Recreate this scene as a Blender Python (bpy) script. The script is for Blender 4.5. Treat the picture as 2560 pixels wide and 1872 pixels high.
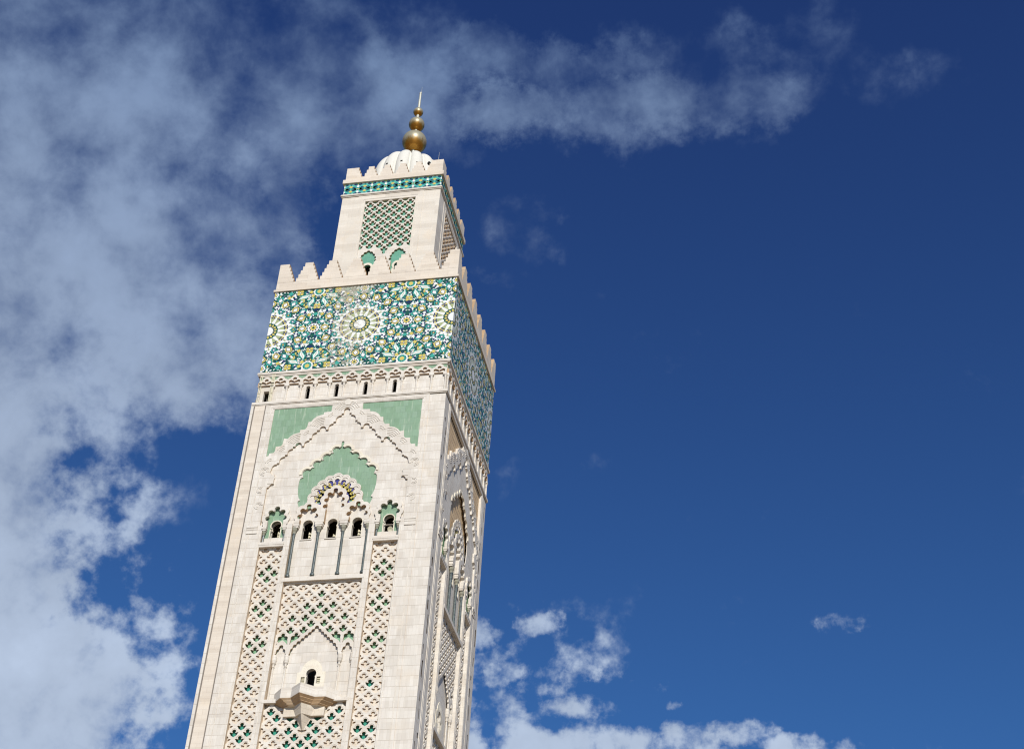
import bpy, math, random
from mathutils import Vector, Matrix
from mathutils.geometry import delaunay_2d_cdt
import numpy as np
random.seed(7)
S = bpy.context.scene
for o in list(bpy.data.objects):
    bpy.data.objects.remove(o)
COL = S.collection
rad = math.radians

# ------------------------------------------------------------ camera
CAM = Vector((52.893, -155.290, 1.6))
cR = Vector((0.98192642, 0.18266461, 0.04953934))
cU = Vector((0.07380126, -0.61057197, 0.78851458))
cF = Vector((-0.17428104, 0.77060723, 0.61301763))
cam = bpy.data.cameras.new("camera")
cam.sensor_fit = 'HORIZONTAL'; cam.sensor_width = 36.0
cam.lens = 3770.157 / 2560.0 * 36.0
cam.clip_start = 0.5; cam.clip_end = 30000
co = bpy.data.objects.new("camera", cam); COL.objects.link(co)
co.matrix_world = Matrix(((cR.x, cU.x, -cF.x, CAM.x), (cR.y, cU.y, -cF.y, CAM.y),
                          (cR.z, cU.z, -cF.z, CAM.z), (0, 0, 0, 1)))
S.camera = co
S.render.resolution_x = 1024; S.render.resolution_y = 748

# ------------------------------------------------------------ sun
SUN_EL, SUN_AZ = 30.0, 20.0       # azimuth measured from -Y towards +X
sd = Vector((math.sin(rad(SUN_AZ)) * math.cos(rad(SUN_EL)),
             -math.cos(rad(SUN_AZ)) * math.cos(rad(SUN_EL)), math.sin(rad(SUN_EL))))
sl = bpy.data.lights.new("sun", 'SUN'); sl.energy = 4.45; sl.angle = rad(0.53); sl.color = (1.0, 0.965, 0.905)
so = bpy.data.objects.new("sun", sl); COL.objects.link(so)
so.rotation_euler = sd.to_track_quat('Z', 'Y').to_euler(); so.location = (80, -160, 260)

# ------------------------------------------------------------ sky
W = bpy.data.worlds.new("World"); S.world = W; W.use_nodes = True
nt = W.node_tree; N = nt.nodes; L = nt.links; N.clear()
class NB:
    """tiny helper for building node maths"""
    def __init__(s, nodes, links): s.n = nodes; s.l = links
    def put(s, sock, v):
        if isinstance(v, (int, float)): sock.default_value = v
        elif isinstance(v, (tuple, list, Vector)):
            sock.default_value = tuple(v) if len(v) == len(sock.default_value) else (*v, 1)
        else: s.l.new(v, sock)
    def m(s, op, a, b=0.0, c=0.0, clamp=False):
        x = s.n.new('ShaderNodeMath'); x.operation = op; x.use_clamp = clamp
        s.put(x.inputs[0], a); s.put(x.inputs[1], b); s.put(x.inputs[2], c); return x.outputs[0]
    def v(s, op, a, b=(0, 0, 0)):
        x = s.n.new('ShaderNodeVectorMath'); x.operation = op
        s.put(x.inputs[0], a); s.put(x.inputs[1], b)
        return x.outputs['Value'] if op in ('DOT_PRODUCT', 'LENGTH', 'DISTANCE') else x.outputs[0]
    def mix(s, f, a, b, mode='MIX'):
        x = s.n.new('ShaderNodeMix'); x.data_type = 'RGBA'; x.blend_type = mode
        s.put(x.inputs['Factor'], f); s.put(x.inputs['A'], a); s.put(x.inputs['B'], b); return x.outputs['Result']
    def rng(s, v, a, b, c=0.0, d=1.0, smooth=True):
        x = s.n.new('ShaderNodeMapRange'); x.interpolation_type = 'SMOOTHSTEP' if smooth else 'LINEAR'
        s.put(x.inputs['Value'], v)
        for k, q in zip(('From Min', 'From Max', 'To Min', 'To Max'), (a, b, c, d)): s.put(x.inputs[k], q)
        return x.outputs['Result']
    def noise(s, vec, scale, detail=4, rough=0.55, lac=2.0, dist=0.0):
        x = s.n.new('ShaderNodeTexNoise'); s.put(x.inputs['Vector'], vec)
        x.inputs['Scale'].default_value = scale; x.inputs['Detail'].default_value = detail
        x.inputs['Roughness'].default_value = rough; x.inputs['Lacunarity'].default_value = lac
        x.inputs['Distortion'].default_value = dist
        return x.outputs['Fac']
B = NB(N, L)
sky = N.new('ShaderNodeTexSky'); sky.sky_type = 'NISHITA'; sky.sun_disc = False
sky.sun_elevation = rad(SUN_EL); sky.sun_rotation = math.atan2(sd.x, sd.y)
sky.altitude = 50; sky.air_density = 1.0; sky.dust_density = 0.3; sky.ozone_density = 3.0
tc = N.new('ShaderNodeTexCoord').outputs['Generated']
dirv = B.v('NORMALIZE', tc)
sx = N.new('ShaderNodeSeparateXYZ'); L.new(dirv, sx.inputs[0])
dz = B.m('MAXIMUM', sx.outputs['Z'], 0.06)
# cloud layer coordinates: where the line of sight meets a flat cloud deck of unit height
px = B.m('DIVIDE', sx.outputs['X'], dz); py = B.m('DIVIDE', sx.outputs['Y'], dz)
cm = N.new('ShaderNodeCombineXYZ'); L.new(px, cm.inputs[0]); L.new(py, cm.inputs[1])
P = cm.outputs[0]
def deck(x, y):                    # photo direction -> point of the cloud deck
    d = cR * ((x - 1280) / 3770.157) - cU * ((y - 936) / 3770.157) + cF
    return Vector((d.x / d.z, d.y / d.z))
# banks of cloud: centre, half width, half height, weight
BANKS = [(-60, 1380, 370, 900, 1.12), (450, 920, 290, 160, 1.05), (250, 720, 480, 330, 1.0), (120, 1760, 350, 280, 1.15), (260, 250, 520, 400, 0.88),
    (800, 230, 480, 260, 0.80), (950, 190, 150, 190, 0.85), (1310, 270, 220, 95, 0.92), (1230, 130, 200, 75, 0.66), (1620, 240, 250, 110, 0.86),
    (1820, 240, 360, 95, 0.72), (2110, 130, 190, 170, 0.42), (1420, 285, 320, 95, 0.68), (1450, 150, 330, 80, 0.60), (1330, 590, 110, 110, 0.36), (1240, 690, 90, 45, 0.50), (640, 640, 140, 90, 0.5),
    (720, 500, 150, 250, 0.74), (600, 830, 200, 190, 0.95), (520, 600, 240, 200, 0.78), (1620, 215, 640, 150, 0.60), (1260, 1730, 300, 190, 0.56), (1650, 1905, 600, 70, 0.58), (1225, 1565, 60, 52, 0.98), (1350, 1562, 60, 36, 0.76), (1265, 1682, 72, 40, 0.92), (1335, 1722, 66, 28, 0.82), (1440, 1700, 56, 44, 0.88),
    (1170, 1735, 60, 55, 0.86), (1395, 1782, 105, 34, 0.88), (1165, 1840, 70, 90, 1.0), (1385, 1890, 160, 72, 1.08), (1550, 1860, 105, 44, 0.92),
    (1750, 1850, 105, 52, 0.95), (1870, 1840, 90, 42, 0.88), (2010, 1868, 140, 34, 0.72), (2150, 1545, 90, 40, 0.66), (1700, 1766, 42, 16, 0.66),
    (1660, 1722, 40, 18, 0.54), (1560, 1690, 70, 22, 0.50), (430, 1650, 50, 70, 0.5)]
wob = N.new('ShaderNodeTexNoise'); L.new(dirv, wob.inputs['Vector'])
wob.inputs['Scale'].default_value = 14.0; wob.inputs['Detail'].default_value = 8; wob.inputs['Roughness'].default_value = 0.68
wv = B.v('SUBTRACT', wob.outputs['Color'], (0.5, 0.5, 0.5))
wn = N.new('ShaderNodeVectorMath'); wn.operation = 'SCALE'; L.new(wv, wn.inputs[0]); wn.inputs['Scale'].default_value = 0.15
PW = B.v('ADD', P, B.v('MULTIPLY', wn.outputs[0], (1, 1, 0)))
mask = None
for cx, cy, hw, hh, wgt in BANKS:
    c = deck(cx, cy); ea = deck(cx + hw, cy) - c; eb = deck(cx, cy + hh) - c
    det = ea.x * eb.y - ea.y * eb.x
    r1 = Vector((eb.y / det, -eb.x / det, 0)); r2 = Vector((-ea.y / det, ea.x / det, 0))
    q = B.v('SUBTRACT', PW, (c.x, c.y, 0))
    s1 = B.v('DOT_PRODUCT', q, r1); s2 = B.v('DOT_PRODUCT', q, r2)
    d2 = B.m('ADD', B.m('MULTIPLY', s1, s1), B.m('MULTIPLY', s2, s2))
    g = B.m('MULTIPLY', B.m('EXPONENT', B.m('MULTIPLY', B.m('POWER', d2, 1.6), -0.9)), wgt)
    mask = g if mask is None else B.m('MAXIMUM', mask, g)
n1 = B.noise(dirv, 18.0, 10, 0.56, 2.05, 0.12)
n3 = B.noise(dirv, 8.0, 4, 0.5)
n4 = B.noise(dirv, 70.0, 5, 0.6)
n5 = B.noise(dirv, 44.0, 6, 0.58)
tex = B.m('ADD', B.m('MULTIPLY', B.m('ADD', B.m('MULTIPLY', n1, 0.8), B.m('MULTIPLY', n5, 0.2)), 1.85), B.m('ADD', B.m('MULTIPLY', n3, 0.35), B.m('MULTIPLY', n4, 0.16)))
dens = B.m('ADD', B.m('MULTIPLY', mask, 0.86), B.m('SUBTRACT', tex, 1.52))
rag = B.m('MULTIPLY', B.m('SUBTRACT', 1.0, B.rng(mask, 0.90, 1.10)), B.m('SUBTRACT', 1.0, B.rng(sx.outputs['Z'], 0.5, 0.62)))
rag = B.m('MULTIPLY', rag, B.rng(mask, 0.06, 0.36))
dens = B.m('ADD', dens, B.m('MULTIPLY', rag, B.m('MULTIPLY', B.m('SUBTRACT', n5, 0.53), 1.9)))
hgt = B.rng(sx.outputs['Z'], 0.42, 0.78, 0.0, 1.0, smooth=False)
alpha = B.m('MULTIPLY', B.rng(dens, -0.12, B.m('ADD', 0.52, B.m('MULTIPLY', hgt, 0.30))), 0.92)
hgt = B.rng(sx.outputs['Z'], 0.42, 0.78, 0.0, 1.0, smooth=False)
tint = B.mix(hgt, (0.245, 0.475, 0.75), (0.20, 0.315, 0.625))
skyc = B.mix(1.0, sky.outputs['Color'], tint, 'MULTIPLY')
clc = B.mix(hgt, (4.0, 4.75, 6.0), (1.25, 1.92, 3.3))
body = B.rng(B.m('ADD', n1, B.m('MULTIPLY', n4, 0.2)), 0.42, 0.8, 0.90, 1.12, smooth=False)
x_ = N.new('ShaderNodeVectorMath'); x_.operation = 'SCALE'; L.new(clc, x_.inputs[0]); L.new(body, x_.inputs['Scale'])
final = B.mix(alpha, skyc, x_.outputs[0])
bg = N.new('ShaderNodeBackground'); L.new(final, bg.inputs['Color']); bg.inputs['Strength'].default_value = 0.12
ow = N.new('ShaderNodeOutputWorld'); L.new(bg.outputs[0], ow.inputs[0])

S.view_settings.view_transform = 'Standard'; S.view_settings.look = 'None'
S.view_settings.exposure = 0.0; S.view_settings.gamma = 1.0
S.render.engine = 'CYCLES'
S.cycles.pixel_filter_type = 'BLACKMAN_HARRIS'; S.cycles.filter_width = 1.15
S.cycles.max_bounces = 8; S.cycles.diffuse_bounces = 4

# ------------------------------------------------------------ materials
def material(name):
    m = bpy.data.materials.new(name); m.use_nodes = True
    t = m.node_tree; b = t.nodes['Principled BSDF']
    return m, NB(t.nodes, t.links), b
def facecoord(b):
    """metres along the wall and height, whichever way the wall faces"""
    g = b.n.new('ShaderNodeNewGeometry').outputs['Position']
    s = b.n.new('ShaderNodeSeparateXYZ'); b.l.new(g, s.inputs[0])
    c = b.n.new('ShaderNodeCombineXYZ')
    b.l.new(b.m('ADD', s.outputs['X'], b.m('MULTIPLY', s.outputs['Y'], 1.0)), c.inputs[0]); b.l.new(s.outputs['Z'], c.inputs[1])
    return g, c.outputs[0], s
def brick(b, vec, w, h, mortar, c1, c2, cm_, offset=0.5, bias=0.0, smooth=0.1):
    k = b.n.new('ShaderNodeTexBrick'); b.put(k.inputs['Vector'], vec)
    k.inputs['Scale'].default_value = 1.0; k.inputs['Brick Width'].default_value = w
    k.inputs['Row Height'].default_value = h; k.inputs['Mortar Size'].default_value = mortar
    k.inputs['Mortar Smooth'].default_value = smooth; k.inputs['Bias'].default_value = bias
    b.put(k.inputs['Color1'], c1); b.put(k.inputs['Color2'], c2); b.put(k.inputs['Mortar'], cm_)
    k.offset = offset
    return k
def make_stone(name, c1, c2, mort, w=0.42, h=1.23, ms=0.018, warm=0.35, rough=0.75, course=False):
    m, b, p = material(name)
    g, f, s = facecoord(b)
    k = brick(b, f, w, h, ms, c1, c2, mort, offset=0.37 if course else 0.5)
    big = brick(b, B2(b, f, (3.1, 0.4, 0)), w * 3, h, 0.0, (1, 1, 1), (0.84, 0.82, 0.80), (1, 1, 1))
    c = b.mix(0.9, k.outputs['Color'], big.outputs['Color'], 'MULTIPLY')
    if course:      # level bed joints stand out more than the upright ones
        hk = brick(b, f, 400.0, h, 0.017, (1, 1, 1), (1, 1, 1), (0.60, 0.54, 0.46))
        c = b.mix(1.0, c, hk.outputs['Color'], 'MULTIPLY')
    n = b.noise(g, 0.35, 5, 0.6)
    c = b.mix(b.rng(n, 0.5, 0.75, 0, warm), c, (0.66, 0.545, 0.40))
    # rain streaks running down
    sc = b.v('MULTIPLY', f, (2.6, 0.10, 1.0))
    st = b.noise(sc, 1.0, 4, 0.6)
    c = b.mix(b.rng(st, 0.54, 0.78, 0, 0.25), c, (0.47, 0.39, 0.29))
    fine = b.noise(g, 5.0, 3, 0.6)
    c = b.mix(b.rng(fine, 0.3, 0.7, 0.0, 0.12), c, (0.46, 0.41, 0.36))
    b.l.new(c, p.inputs['Base Color']); p.inputs['Roughness'].default_value = rough
    bp = b.n.new('ShaderNodeBump'); bp.inputs['Strength'].default_value = 0.25; bp.inputs['Distance'].default_value = 0.03
    b.l.new(b.m('ADD', b.m('MULTIPLY', k.outputs['Fac'], -1.0), b.m('MULTIPLY', fine, 0.4)), bp.inputs['Height'])
    b.l.new(bp.outputs[0], p.inputs['Normal'])
    return m
def B2(b, vec, off): return b.v('ADD', vec, off)
STONE = make_stone('travertine_cladding', (0.705, 0.655, 0.575), (0.63, 0.58, 0.50), (0.57, 0.51, 0.43), ms=0.010, course=True)
CARVED = make_stone('carved_stone', (0.70, 0.65, 0.565), (0.66, 0.605, 0.52), (0.55, 0.47, 0.37), w=0.9, h=0.62, ms=0.012)
PARAPET = make_stone('parapet_stone', (0.70, 0.615, 0.50), (0.65, 0.57, 0.465), (0.55, 0.46, 0.36), w=1.3, h=0.66, ms=0.01, warm=0.6)
CREAM = make_stone('cream_stone', (0.76, 0.70, 0.56), (0.74, 0.67, 0.53), (0.58, 0.50, 0.38), w=1.4, h=1.0, ms=0.01)
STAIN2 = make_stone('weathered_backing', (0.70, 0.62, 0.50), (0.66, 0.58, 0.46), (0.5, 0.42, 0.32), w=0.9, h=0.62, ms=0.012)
SHADE_STAIN3 = make_stone('pale_stained_shade_reveal', (0.60, 0.48, 0.34), (0.56, 0.44, 0.31), (0.45, 0.35, 0.24), w=0.9, h=0.62, ms=0.01)  # paler brown: staining plus shade painted on the front opening edges
SHADE_STAIN = make_stone('stained_shade_reveal', (0.50, 0.33, 0.17), (0.46, 0.30, 0.155), (0.4, 0.28, 0.18), w=0.9, h=0.62, ms=0.01)  # brown shade of reveals, risers and soffits put into the colour, with some staining
TAN = make_stone('tan_coffered_stone', (0.74, 0.53, 0.29), (0.70, 0.50, 0.27), (0.34, 0.22, 0.12), w=0.5, h=0.7, ms=0.05)
LSTONE = make_stone('lantern_ashlar', (0.70, 0.635, 0.535), (0.655, 0.595, 0.50), (0.58, 0.51, 0.41), w=1.7, h=0.85, ms=0.008, warm=0.5)
def make_glaze(name, c1, c2, mort, w, h, ms, streak=True, spec=0.5, rough=0.25):
    m, b, p = material(name)
    g, f, s = facecoord(b)
    k = brick(b, f, w, h, ms, c1, c2, mort)
    n = b.noise(g, 0.9, 4, 0.6)
    c = b.mix(b.rng(n, 0.35, 0.7, 0, 0.35), k.outputs['Color'], tuple(min(1, v * 1.35) for v in c1))
    if streak:
        st = b.noise(b.v('MULTIPLY', f, (3.6, 0.30, 1.0)), 1.0, 3, 0.6)
        c = b.mix(b.rng(st, 0.56, 0.70, 0, 0.5), c, (0.50, 0.54, 0.42))
    b.l.new(c, p.inputs['Base Color']); p.inputs['Roughness'].default_value = rough
    p.inputs['Specular IOR Level'].default_value = spec
    return m
GREEN = make_glaze('pale_green_tile', (0.19, 0.295, 0.185), (0.235, 0.34, 0.235), (0.13, 0.20, 0.13), 0.62, 0.93, 0.009, rough=0.45, spec=0.3)
GREEN2 = make_glaze('lattice_green_tile', (0.20, 0.36, 0.205), (0.21, 0.37, 0.22), (0.16, 0.28, 0.17), 0.5, 0.5, 0.01, False, rough=0.4)
TEAL = make_glaze('lattice_teal_tile', (0.035, 0.24, 0.16), (0.045, 0.27, 0.19), (0.05, 0.22, 0.15), 0.6, 0.6, 0.01, False, rough=0.35)
SEAG = make_glaze('sea_green_tile', (0.12, 0.31, 0.21), (0.14, 0.33, 0.235), (0.08, 0.25, 0.18), 0.6, 0.6, 0.01, False, rough=0.35)
def make_mosaic(name, c):
    m, b, p = material(name)
    g, f, s = facecoord(b)
    # weathered area where glaze has come away, round the middle of each side and along its top
    wear = b.noise(g, 2.6, 6, 0.75)
    zone = b.noise(g, 0.16, 3, 0.5)
    cc = b.m('ADD', s.outputs['X'], b.m('MULTIPLY', s.outputs['Y'], 1.0))     # along the wall
    du = b.m('MULTIPLY', b.m('ADD', cc, 14.2), 0.26)          # front face centre of the worn zone
    gz = b.m('EXPONENT', b.m('MULTIPLY', b.m('MULTIPLY', du, du), -1.0))
    top = b.m('MULTIPLY', gz, b.rng(s.outputs['Z'], 128.5, 131.8, 0, 0.09))
    th = b.m('SUBTRACT', b.m('SUBTRACT', 0.66, b.m('MULTIPLY', gz, 0.16)), b.m('ADD', top, b.rng(zone, 0.5, 0.7, 0, 0.05)))
    amt = b.m('MULTIPLY', b.rng(b.m('SUBTRACT', wear, th), 0.0, 0.04, 0, 0.75), b.rng(s.outputs['Z'], 133, 140, 1, 0))
    tint = b.noise(g, 7.0, 3, 0.5)
    base = b.mix(b.rng(tint, 0.3, 0.7, 0, 0.25), c, tuple(v * 0.7 for v in c))
    col = b.mix(amt, base, (0.42, 0.38, 0.28))
    b.l.new(col, p.inputs['Base Color']); p.inputs['Roughness'].default_value = 0.3
    p.inputs['Specular IOR Level'].default_value = 0.4
    return m
MOS = dict(white=make_mosaic('white_zellij', (0.76, 0.76, 0.71)), sage=make_mosaic('sage_zellij', (0.36, 0.40, 0.20)),
           yellow=make_mosaic('yellow_zellij', (0.60, 0.49, 0.12)), navy=make_mosaic('navy_zellij', (0.016, 0.022, 0.10)),
           aqua=make_mosaic('aqua_zellij', (0.085, 0.40, 0.33)), teal=make_mosaic('teal_zellij', (0.052, 0.34, 0.265)), dark=make_mosaic('dark_green_zellij', (0.014, 0.085, 0.062)))
def plain(name, c, rough=0.6, metal=0.0, var=0.15):
    m, b, p = material(name)
    g = b.n.new('ShaderNodeNewGeometry').outputs['Position']
    n = b.noise(g, 3.0, 4, 0.6)
    b.l.new(b.mix(b.rng(n, 0.3, 0.7, 0, 1), c, tuple(v * (1 - var) for v in c)), p.inputs['Base Color'])
    p.inputs['Roughness'].default_value = rough; p.inputs['Metallic'].default_value = metal
    return m
DOME = plain('white_plaster', (0.66, 0.63, 0.55), 0.7, var=0.06)
MARBLE = plain('green_marble', (0.12, 0.145, 0.135), 0.25, var=0.55)
CAPITAL = plain('olive_stone', (0.28, 0.265, 0.195), 0.6)
DARK = plain('dark_opening', (0.012, 0.011, 0.010), 0.9)
BLUE = plain('violet_blue_tile', (0.055, 0.055, 0.24), 0.35)
SUB = plain('dark_substrate', (0.05, 0.038, 0.028), 0.9)
RAIL = plain('weathered_rail', (0.22, 0.185, 0.15), 0.6)
PIPE = plain('cream_pipe', (0.62, 0.56, 0.38), 0.5)
HORN = plain('cream_horn', (0.72, 0.66, 0.48), 0.45)
ROD = plain('pale_metal', (0.55, 0.54, 0.44), 0.4, 0.3)
def make_gold():
    m, b, p = material('finial_copper')
    tcn = b.n.new('ShaderNodeTexCoord').outputs['Object']
    s = b.n.new('ShaderNodeSeparateXYZ'); b.l.new(tcn, s.inputs[0])
    n = b.noise(b.v('MULTIPLY', tcn, (3.0, 3.0, 0.6)), 1.6, 5, 0.65)
    h = b.m('ADD', s.outputs['Z'], b.m('MULTIPLY', b.m('SUBTRACT', n, 0.5), 0.9))
    f = b.rng(h, -0.60, -0.02)              # grey-green and less metallic on the upper part of every ball
    b.l.new(b.mix(f, (0.50, 0.25, 0.045), (0.34, 0.31, 0.21)), p.inputs['Base Color'])
    b.l.new(b.m('SUBTRACT', 0.9, b.m('MULTIPLY', f, 0.65)), p.inputs['Metallic'])
    b.l.new(b.rng(f, 0, 1, 0.34, 0.42), p.inputs['Roughness'])
    return m
GOLD = make_gold()
def make_ground():
    m, b, p = material('plaza_paving')
    g = b.n.new('ShaderNodeNewGeometry').outputs['Position']
    k = brick(b, g, 1.2, 1.2, 0.02, (0.30, 0.215, 0.13), (0.26, 0.19, 0.115), (0.14, 0.10, 0.07))
    b.l.new(k.outputs['Color'], p.inputs['Base Color']); p.inputs['Roughness'].default_value = 0.6
    return m
GROUND = make_ground()

# ------------------------------------------------------------ mesh building
H = 12.5
def frame(half, side):
    """(along, out, z) on one wall -> world. side 0 front(-Y) 1 right(+X) 2 back 3 left"""
    def f(u, w, z):
        d = half + w
        return ((u, -d, z), (d, u, z), (-u, d, z), (-d, -u, z))[side]
    return f
class Mesh:
    def __init__(s): s.v = []; s.f = []; s.mi = []; s.mats = []
    def mid(s, mat):
        if mat not in s.mats: s.mats.append(mat)
        return s.mats.index(mat)
    def add(s, vs, fs, mat):
        o = len(s.v); s.v += [tuple(x) for x in vs]; i = s.mid(mat)
        for f in fs: s.f.append(tuple(o + k for k in f)); s.mi.append(i)
    def plate(s, F, loops, w0, w1, mat, back=False, sidemat=None, edge=1e9):
        """flat piece of wall with openings: loops[0] is the outline, the rest are holes"""
        co, ed = [], []
        for lp in loops:
            o = len(co); n = len(lp); co += [Vector(p) for p in lp]
            ed += [(o + i, o + (i + 1) % n) for i in range(n)]
        V, E_, T, *_ = delaunay_2d_cdt(co, ed, [], 0, 1e-5)
        cen = np.array([[sum(V[k].x for k in t) / len(t), sum(V[k].y for k in t) / len(t)] for t in T])
        keep = np.ones(len(T), bool)
        for li, lp in enumerate(loops):
            P_ = np.array(lp, float); Q_ = np.roll(P_, -1, 0)
            ids = np.nonzero((cen[:, 0] >= P_[:, 0].min()) & (cen[:, 0] <= P_[:, 0].max()) & (cen[:, 1] >= P_[:, 1].min()) & (cen[:, 1] <= P_[:, 1].max()))[0]
            x_, y_ = cen[ids, 0][:, None], cen[ids, 1][:, None]
            cr = ((P_[:, 1] > y_) != (Q_[:, 1] > y_)) & (x_ < (Q_[:, 0] - P_[:, 0]) * (y_ - P_[:, 1]) / np.where(Q_[:, 1] == P_[:, 1], 1e-12, Q_[:, 1] - P_[:, 1]) + P_[:, 0])
            ins = np.zeros(len(T), bool); ins[ids] = (cr.sum(1) % 2) == 1
            keep &= ins if li == 0 else ~ins
        tris = []
        for t, k_ in zip(T, keep):
            if not k_: continue
            t = list(t)
            a = sum(V[t[i]].x * V[t[(i + 1) % len(t)]].y - V[t[(i + 1) % len(t)]].x * V[t[i]].y for i in range(len(t)))
            tris.append(t if a > 0 else t[::-1])
        n = len(V)
        s.add([F(p.x, w0, p.y) for p in V], tris, mat)
        cnt = {}
        for t in tris:
            for i in range(len(t)): cnt[(t[i], t[(i + 1) % len(t)])] = 1
        bd = [e for e in cnt if (e[1], e[0]) not in cnt and not (abs(V[e[0]].x) > edge - 1e-3 and abs(V[e[1]].x) > edge - 1e-3)]
        if abs(w1 - w0) > 1e-6 and bd:
            vs = []; fs = []
            for a, b_ in bd:
                o = len(vs)
                vs += [F(V[a].x, w0, V[a].y), F(V[a].x, w1, V[a].y), F(V[b_].x, w1, V[b_].y), F(V[b_].x, w0, V[b_].y)]
                fs.append((o, o + 1, o + 2, o + 3))
            s.add(vs, fs, sidemat or mat)
        if back: s.add([F(p.x, w1, p.y) for p in V], [t[::-1] for t in tris], mat)
    def poly(s, F, pts, w, mat):
        a = sum(pts[i][0] * pts[(i + 1) % len(pts)][1] - pts[(i + 1) % len(pts)][0] * pts[i][1] for i in range(len(pts)))
        if a < 0: pts = pts[::-1]
        if len(pts) < 3: return
        s.add([F(p[0], w, p[1]) for p in pts], [tuple(range(len(pts)))], mat)
    def box(s, F, u0, u1, w0, w1, z0, z1, mat):
        vs = [F(u, w, z) for z in (z0, z1) for w in (w0, w1) for u in (u0, u1)]
        s.add(vs, [(0, 2, 3, 1), (4, 5, 7, 6), (0, 1, 5, 4), (2, 6, 7, 3), (0, 4, 6, 2), (1, 3, 7, 5)], mat)
    def lathe(s, c, prof, mat, n=16, a0=0.0):
        """prof: list of (radius, z) round a vertical axis through c"""
        vs = []; fs = []
        for r, z in prof:
            for i in range(n):
                a = a0 + 2 * math.pi * i / n
                vs.append((c[0] + r * math.cos(a), c[1] + r * math.sin(a), z))
        for j in range(len(prof) - 1):
            for i in range(n):
                k = (i + 1) % n
                fs.append((j * n + i, j * n + k, (j + 1) * n + k, (j + 1) * n + i))
        fs.append(tuple(range(n))[::-1]); fs.append(tuple((len(prof) - 1) * n + i for i in range(n)))
        s.add(vs, fs, mat)
    def ring(s, half0, half1, z0, z1, mat):
        """square band with four mitred sides: outer half0, inner half1"""
        vs = []
        for h in (half0, half1):
            for z in (z0, z1):
                vs += [(-h, -h, z), (h, -h, z), (h, h, z), (-h, h, z)]
        fs = []
        for i in range(4):
            k = (i + 1) % 4
            fs += [(i, k, 4 + k, 4 + i), (8 + k, 8 + i, 12 + i, 12 + k), (i, 8 + i, 8 + k, k), (4 + i, 4 + k, 12 + k, 12 + i)]
        s.add(vs, fs, mat)
    def build(s, name, parent=None, smooth=False, loc=None, label=None):
        me = bpy.data.meshes.new(name)
        vs = s.v if loc is None else [(a - loc[0], b - loc[1], c - loc[2]) for a, b, c in s.v]
        me.from_pydata(vs, [], s.f); 
        for m in s.mats: me.materials.append(m)
        me.polygons.foreach_set('material_index', s.mi)
        if smooth: me.polygons.foreach_set('use_smooth', [True] * len(s.f))
        me.update()
        o = bpy.data.objects.new(name, me); COL.objects.link(o)
        if loc: o.location = loc
        if parent: o.parent = parent
        if label: o['label'] = label
        return o
def rect(u0, u1, z0, z1): return [(u0, z0), (u1, z0), (u1, z1), (u0, z1)]
def arc(cx, cz, r, a0, a1, n):
    return [(cx + r * math.cos(rad(a0 + (a1 - a0) * i / n)), cz + r * math.sin(rad(a0 + (a1 - a0) * i / n))) for i in range(n + 1)]
def star(c, circles, rects=(), n=220):
    """outline of a union of circles and boxes, all seen from c"""
    out = []
    for i in range(n):
        a = 2 * math.pi * i / n; dx, dz = math.cos(a), math.sin(a); best = 0.02
        for (x, z, r) in circles:
            ox, oz = x - c[0], z - c[1]; b_ = ox * dx + oz * dz; d = b_ * b_ - (ox * ox + oz * oz - r * r)
            if d > 0 and b_ + math.sqrt(d) > best: best = b_ + math.sqrt(d)
        for (x0, x1, z0, z1) in rects:
            t0, t1 = -1e9, 1e9
            for o, d_, lo, hi in ((c[0], dx, x0, x1), (c[1], dz, z0, z1)):
                if abs(d_) < 1e-9:
                    if not lo <= o <= hi: t0, t1 = 1, 0
                else:
                    ta, tb = (lo - o) / d_, (hi - o) / d_
                    if ta > tb: ta, tb = tb, ta
                    t0, t1 = max(t0, ta), min(t1, tb)
            if t0 < t1 and t1 > best: best = t1
        out.append((c[0] + best * dx, c[1] + best * dz))
    return out
def mir(pts): return [(-x, z) for x, z in pts]
def move(pts, du, dz_, sc=1.0, fl=1): return [(fl * x * sc + du, z * sc + dz_) for x, z in pts]
def horseshoe(u, zc, r, zb, hw=None, n=22, leg=None):
    """keyhole opening: round head pinched above straight legs"""
    hw = r * 0.97 if hw is None else hw
    a = arc(u, zc, r, -38, 218, n)
    zl = a[0][1]
    return [(u - hw, zb), (u + hw, zb), (u + hw, zl - 0.05), (a[0][0], zl - 0.05)] + a + [(a[-1][0], zl - 0.05), (u - hw, zl - 0.05)]

# things
def thing(name, label, cat, loc=(0, 0, 0), group=None):
    o = bpy.data.objects.new(name, None); COL.objects.link(o); o.location = loc
    o['label'] = label; o['category'] = cat
    if group: o['group'] = group
    return o

# ------------------------------------------------------------ ground
g = Mesh()
R_ = 9000
g.add([(R_ * math.cos(i * math.pi / 32), R_ * math.sin(i * math.pi / 32), 0) for i in range(64)], [tuple(range(64))], GROUND)
go = g.build('ground'); go['kind'] = 'structure'

TOWER = thing('minaret', 'tall square stone minaret with green tile panels, mosaic band and ball finial', 'minaret')

def clip(pts, u0, u1, z0, z1):
    for ax, lim, sg in ((0, u0, 1), (0, u1, -1), (1, z0, 1), (1, z1, -1)):
        out = []
        for i in range(len(pts)):
            a, b_ = pts[i], pts[(i + 1) % len(pts)]
            ia, ib = sg * (a[ax] - lim) >= 0, sg * (b_[ax] - lim) >= 0
            if ia: out.append(a)
            if ia != ib:
                t = (lim - a[ax]) / (b_[ax] - a[ax]); out.append((a[0] + t * (b_[0] - a[0]), a[1] + t * (b_[1] - a[1])))
        pts = out
        if len(pts) < 3: return []
    return pts

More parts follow.
